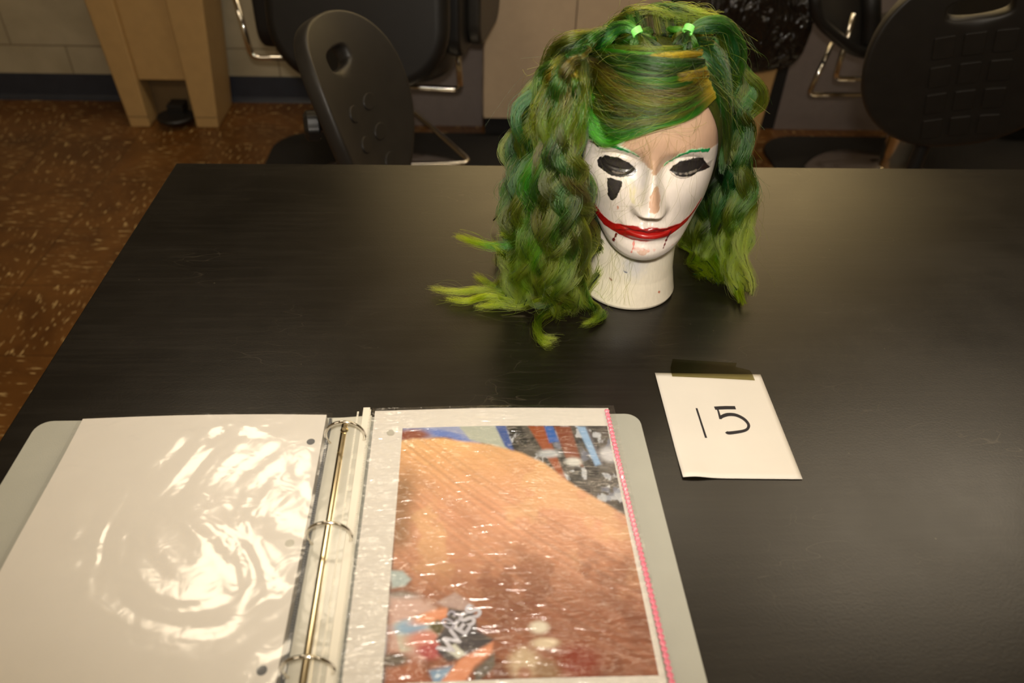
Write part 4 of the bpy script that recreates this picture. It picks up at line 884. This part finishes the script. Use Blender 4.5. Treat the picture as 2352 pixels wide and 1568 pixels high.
# tail of one elastic, laid back to the bun
fam([[(1463, 72, 's', .016), (1440, 54, 's', .020), (1408, 58, 's', .018), (1380, 84, 's', .014), (1352, 108, 's', .012), (1330, 122, 's', .012)], [(1463, 74, 's', .016), (1438, 66, 's', .020), (1412, 78, 's', .018), (1388, 104, 's', .014), (1355, 120, 's', .012), (1330, 130, 's', .012)]], 7, 150, .0045, dict(bright=2, green=3, teal=2), jit=.001, tip=.6, tipw=0)
# tail of the other, a broad twisted lock over the edge
RT = [(1583, 68, .735), (1618, 52, .738), (1655, 46, .742), (1684, 66, .745), (1702, 112, .748), (1694, 165, .752), (1676, 215, .76), (1688, 262, .765)]
RT2 = [(1583, 72, .735), (1622, 62, .738), (1652, 64, .740), (1672, 92, .742), (1682, 130, .742), (1672, 172, .745), (1662, 215, .75), (1672, 260, .755)]
fam([RT, RT2], 10, 190, .0060, dict(green=3, teal=3, olive=1.2, dark=1), jit=.0015, amp=.0015, wl=.09, tip=.8, tipw=.1)
# smooth side panel right of the parting
fam([Sf([(1600, 88), (1632, 92), (1658, 120), (1672, 180), (1680, 250)], .008), Sf([(1598, 114), (1626, 140), (1652, 180), (1668, 240), (1676, 320)], .008), Sf([(1604, 150), (1626, 180), (1650, 222), (1664, 290), (1668, 360)], .007), Sf([(1618, 190), (1640, 220), (1658, 262), (1662, 330), (1660, 400)], .006)], 28, 170, .0048, dict(green=3, teal=1.6, dark=2.2, olive=1), jit=.001, root='teal', flat=.5, tip=.7, tipw=0)
# locks hanging behind the painted face, at its right
RG = [[(1700, 140, .775), (1724, 190, .775), (1702, 258, .77), (1708, 330, .77), (1716, 395, .765), (1696, 460, .76), (1702, 530, .75), (1694, 610, .735), (1700, 680)],
      [(1690, 165, .79), (1700, 230, .79), (1680, 300, .79), (1690, 370, .79), (1688, 440, .785), (1678, 520, .78), (1672, 590, .77), (1690, 650)],
      [(1668, 215, .80), (1672, 300, .80), (1660, 380, .80), (1655, 450, .80), (1640, 520, .80), (1625, 590, .80), (1640, 640)],
      [(1655, 300, .82), (1652, 400, .82), (1625, 480, .83), (1590, 540, .83), (1575, 590, .82), (1600, 640)]]
fam(RG, 30, 150, .0058, dict(green=4, teal=1.5, olive=2, dark=1.6, bright=1), jit=.004, amp=.0065, wl=.058, env0=.35, tipw=.5, frizz=.0015)
fam(RG[:2], 6, 150, .006, dict(teal=2, green=3, olive=1), jit=.003, amp=.009, wl=.075, env0=.2, tipw=.6)
fam([[(1702, 560, .75), (1690, 620, .74), (1698, 660), (1708, 704)], [(1680, 560, .76), (1676, 610, .76), (1690, 650), (1700, 690)]], 4, 110, .0042, dict(lime=3, bright=1), jit=.002, tip=.1, tipw=.6)
for (x_, y_, Y_) in ((1660, 560, .80), (1630, 560, .82), (1600, 540, .83)):
    lock([gp(q) for q in ((x_, y_ - 60, Y_), (x_ + 14, y_, Y_), (x_ - 4, y_ + 50, Y_), (x_ + 14, y_ + 84))], 90, .004, dict(lime=2, bright=2, olive=1), amp=.004, wl=.05, tip=.15)
# the curly mass at the left of the face
LG = [[(1330, 112, .735), (1288, 148, .75), (1250, 224, .765), (1222, 320, .775), (1202, 420, .785), (1204, 510, .785), (1180, 590, .78), (1160, 650)],
      [(1326, 120, .72), (1276, 185, .735), (1234, 290, .74), (1208, 390, .74), (1200, 480, .735), (1192, 570, .735), (1182, 630, .73), (1172, 690)],
      [(1325, 126, .70), (1272, 210, .705), (1236, 320, .70), (1218, 420, .70), (1226, 520, .695), (1216, 600, .70), (1226, 690)],
      [(1316, 132, .70), (1284, 230, .69), (1276, 340, .68), (1266, 440, .68), (1276, 540, .68), (1266, 630, .68), (1272, 710)],
      [(1320, 150, .685), (1304, 260, .675), (1298, 360, .668), (1304, 460, .668), (1312, 560, .675), (1306, 640, .68), (1316, 712)],
      [(1314, 225, .678), (1312, 330, .672), (1308, 420, .672), (1320, 500, .68), (1330, 570, .69), (1314, 640, .69), (1328, 706)]]
back = [[(q[0] + 6, q[1], q[2] + .045) if len(q) == 3 else (q[0] + 10, q[1] - 35) for q in g] for g in LG]
fam(back, 34, 110, .0075, dict(dark=3, green=2, olive=1), jit=.006, amp=.007, wl=.06, env0=.3, frizz=.0012)  # rear locks coloured darker, standing in for shade behind the front layer
fam(LG, 60, 170, .0066, side, jit=.005, amp=.0074, wl=.055, env0=.42, frizz=.0016, tipw=.35)
fam(LG[1:-1], 16, 160, .0062, dict(green=3, olive=3, teal=1.4, bright=.6), jit=.005, amp=.0095, wl=.064, env0=.45, frizz=.0009, tipw=.3)
# short front layer spilling from the bun
fam([[(1332, 118, 's', .012), (1290, 150, .685), (1250, 200, .69), (1230, 262, .69), (1242, 320, .69)], [(1336, 120, 's', .013), (1306, 170, .675), (1282, 230, .672), (1268, 300, .67), (1274, 372, .67)], [(1336, 120, 's', .014), (1308, 170, .675), (1298, 230, .674), (1290, 300, .67), (1288, 380, .67)]], 14, 120, .0045, dict(olive=3, green=3, brown=1.5, gold=.6), jit=.004, amp=.004, wl=.07, env0=.4, tip=.2, frizz=.0016)
fam([[(1338, 114, .69), (1308, 138, .70), (1276, 172, .71), (1256, 218, .715), (1244, 280, .72)], [(1398, 66, 's', .012), (1352, 88, .72), (1304, 132, .73), (1264, 180, .74), (1240, 250, .75)]], 16, 110, .0052, side, jit=.004, amp=.003, wl=.07, env0=.5, frizz=.0015, tip=.3)
fam([[(1340, 118, 's', .016), (1350, 165, 's', .018), (1342, 235, .662), (1328, 300, .660), (1322, 350, .664)], [(1336, 118, 's', .016), (1334, 170, .668), (1328, 235, .664), (1316, 300, .664), (1312, 350, .668)]], 5, 30, .0036, dict(olive=3, green=3, gold=.5), jit=.003, amp=.002, wl=.08, env0=.4, tip=.2, frizz=.002, core=False)
# big loose ringlets
for g_, c_m in (([(1330, 500, .668), (1348, 545, .668), (1340, 600, .672), (1300, 640, .675), (1268, 622, .68)], 'olive'), ([(1306, 520, .662), (1318, 560, .660), (1304, 610, .668), (1272, 632, .672)], 'olive'), ([(1240, 500, .688), (1262, 540, .684), (1250, 590, .686), (1222, 620, .69)], 'teal'),
                ([(1290, 640, .672), (1296, 680, .672), (1262, 700, .68), (1222, 690, .69), (1206, 660, .70)], 'brown'), ([(1215, 380, .70), (1240, 420, .70), (1222, 470, .70), (1196, 500, .71)], 'olive'), ([(1290, 400, .668), (1262, 440, .672), (1258, 490, .676), (1282, 530, .674)], 'olive'), ([(1322, 640, .68), (1348, 690), (1378, 716), (1356, 742)], 'olive')):
    for q in range(3): lock([gp(p) + hr_.normal(0, .0015, 3) for p in g_], 150, .0052, {c_m: 4, 'green': 2}, tip=.4, flat=.45, tipw=.25)
# tips trailing over the table
TIPS = [([(1262, 650, .69), (1232, 690), (1180, 684), (1112, 664), (1050, 668), (990, 662)], 'lime', .0040), ([(1262, 660, .69), (1228, 696), (1176, 692), (1120, 680), (1072, 690), (1024, 686)], 'lime', .003), ([(1240, 640, .70), (1200, 680), (1150, 670), (1118, 650), (1095, 632)], 'bright', .0026),
        ([(1215, 520, .715), (1180, 560, .72), (1140, 566, .72), (1100, 558, .72), (1046, 540, .715)], 'bright', .0030), ([(1222, 560, .71), (1170, 590, .72), (1150, 570, .72), (1128, 556, .72)], 'green', .003), ([(1200, 530, .72), (1175, 535, .72), (1150, 535, .72)], 'lime', .004),
        ([(1250, 680, .68), (1200, 704), (1150, 700), (1092, 702)], 'lime', .0022), ([(1330, 650, .68), (1318, 706), (1268, 712), (1238, 738), (1240, 772), (1282, 778)], 'green', .0050), ([(1325, 640, .68), (1300, 700), (1256, 714), (1232, 742), (1244, 784), (1268, 786)], 'olive', .0040),
        ([(1336, 640, .68), (1352, 690), (1374, 712), (1370, 734), (1340, 744)], 'olive', .0040), ([(1180, 600, .73), (1160, 640), (1140, 656), (1110, 664)], 'olive', .004), ([(1210, 640, .71), (1180, 668), (1150, 690), (1120, 690)], 'olive', .004), ([(1216, 620, .71), (1190, 660), (1160, 676), (1130, 668)], 'teal', .004)]
for g_, c_m, r_ in TIPS:
    for q in range(2): lock([gp(p) + hr_.normal(0, .0012, 3) * [1, 1, .3] for p in g_], 80, r_ * .62, {c_m: 4, 'green': 1, 'olive': 1}, point=True, tipcol='lime', tipw=.7, flat=.5, frizz=.0016, core=False)
# flyaways and fine hairs across the face
allP = np.array(SP[::31]); 
for k in hr_.choice(len(allP), 1500):
    P = allP[k] + hr_.normal(0, .004, 3); i0 = hr_.integers(2, 18); P = np.stack([np.interp(np.linspace(i0, min(K - 1, i0 + 12), K), np.arange(K), P[:, q]) for q in range(3)], 1)
    t = np.linspace(0, 1, K); v_ = hr_.normal(0, .007, 3); w_ = hr_.normal(0, .004, 3); out = P.mean(0) - np.array([.187, .76, P.mean(0)[2]]); out /= np.linalg.norm(out)
    P = P + (t ** 1.5)[:, None] * (v_ + out * abs(hr_.normal(0, .012))) + np.sin(t * (4 + k % 5) + k)[:, None] * w_ * 1.1; P[:, 2] = np.maximum(P[:, 2], TT + .001)
    inside = (((P - EC) / (ER + .001)) ** 2).sum(1).min() < 1
    if inside: continue
    SP.append(P); SC.append(np.repeat((PAL[['green', 'olive', 'dark', 'lime'][k % 4]] * 1.1)[None], K, 0)); SR.append(np.full(K, .00007))
def facept(fx0, h0, lift):
    P_, _ = headsurf(np.array([math.asin(max(-.95, min(.95, fx0 / .085)))]), np.array([h0])); p = P_[0].copy(); p[1] -= lift; return p
for k in range(46):
    x0 = hr_.uniform(-.062, .040); h0 = hr_.uniform(.21, .235) if x0 > -.03 else hr_.uniform(.16, .22); h1 = max(.02, h0 - hr_.uniform(.03, .12)); x1 = x0 + hr_.normal(-.01, .022)
    P = cr([facept(x0 + (x1 - x0) * q + .006 * math.sin(q * hr_.uniform(2, 6)) + hr_.normal(0, .0022), h0 + (h1 - h0) * q, .0018 + .004 * hr_.random()) for q in np.linspace(0, 1, 6)], K)
    SP.append(P); SC.append(np.repeat(PAL['olive'][None], K, 0)); SR.append(np.full(K, .00004))
for k in range(26):                             # loose hairs on the neck
    x0 = hr_.uniform(-.052, -.005); P = cr([facept(x0 + hr_.normal(0, .005) + .016 * q * math.sin(k), .070 - .062 * q, .002 + .003 * hr_.random()) for q in np.linspace(0, 1, 5)], K)
    SP.append(P); SC.append(np.repeat(PAL['olive'][None], K, 0)); SR.append(np.full(K, .00004))
t = NT('green_hair'); at_ = t.add('ShaderNodeAttribute', _attribute_name='tint'); t.n.remove(t.b)
hb = t.add('ShaderNodeBsdfHairPrincipled', _parametrization='COLOR'); t.link(at_.outputs['Color'], hb.inputs['Color']); hb.inputs['Roughness'].default_value = .33; hb.inputs['Radial Roughness'].default_value = .4; hb.inputs['Random Roughness'].default_value = .2
t.link(hb.outputs[0], t.o.inputs[0])
tc_ = NT('green_hair_core'); a2 = tc_.add('ShaderNodeAttribute', _attribute_name='tint'); vv_ = tc_.coord(); 
m2 = tc_.add('ShaderNodeMix', _data_type='RGBA', _blend_type='MULTIPLY'); m2.inputs[0].default_value = 1; tc_.link(a2.outputs['Color'], m2.inputs[6]); tc_.link(tc_.ramp(tc_.noise(vv_, 700, 2), [(.35, (.5,) * 3), (.65, (1,) * 3)]), m2.inputs[7]); tc_.link(m2.outputs[2], tc_.b.inputs['Base Color']); tc_.b.inputs['Roughness'].default_value = .7; tc_.b.inputs['Specular IOR Level'].default_value = .2
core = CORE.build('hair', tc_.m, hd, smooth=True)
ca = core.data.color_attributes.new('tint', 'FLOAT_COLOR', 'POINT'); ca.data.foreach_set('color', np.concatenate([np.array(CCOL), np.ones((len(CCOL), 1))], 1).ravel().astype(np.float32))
NS = len(SP); hc = bpy.data.hair_curves.new('hair_strands'); hc.add_curves([K] * NS)
hc.position_data.foreach_set('vector', np.array(SP, dtype=np.float32).ravel())
ra = hc.attributes.get('radius') or hc.attributes.new('radius', 'FLOAT', 'POINT'); ra.data.foreach_set('value', np.array(SR, dtype=np.float32).ravel())
tn = hc.attributes.new('tint', 'FLOAT_COLOR', 'POINT'); tn.data.foreach_set('color', np.concatenate([np.array(SC, dtype=np.float32).reshape(-1, 3), np.ones((NS * K, 1), np.float32)], 1).ravel())
hc.materials.append(t.m); ho = bpy.data.objects.new('hair_strands', hc); COL.objects.link(ho); ho.parent = core; ho.matrix_parent_inverse = parent_world(core).inverted()
print('strands', NS)
mTie = M('pale_green_elastic', (132, 222, 110), .5)
for cx, cy in ((1463, 73), (1581, 68)):
    c0 = surf(cx, cy, .0175); g = G(); ax = (surf(cx - 10, cy - 22, .02) - surf(cx + 6, cy + 14, .01)) if cx < 1500 else (surf(cx + 10, cy - 20, .02) - surf(cx - 6, cy + 14, .01)); ax /= np.linalg.norm(ax)
    u = np.cross(ax, [0, 0, 1]); u /= np.linalg.norm(u); w = np.cross(ax, u)
    a = np.linspace(0, 2 * math.pi * 4, 120); P = [c0 + ax * (-.003 + .006 * i / 119) + (u * math.cos(v) + w * math.sin(v)) * .0042 for i, v in enumerate(a)]
    g.tube(P, .0010, 8); g.build('hair_tie', mTie, hd, smooth=True)
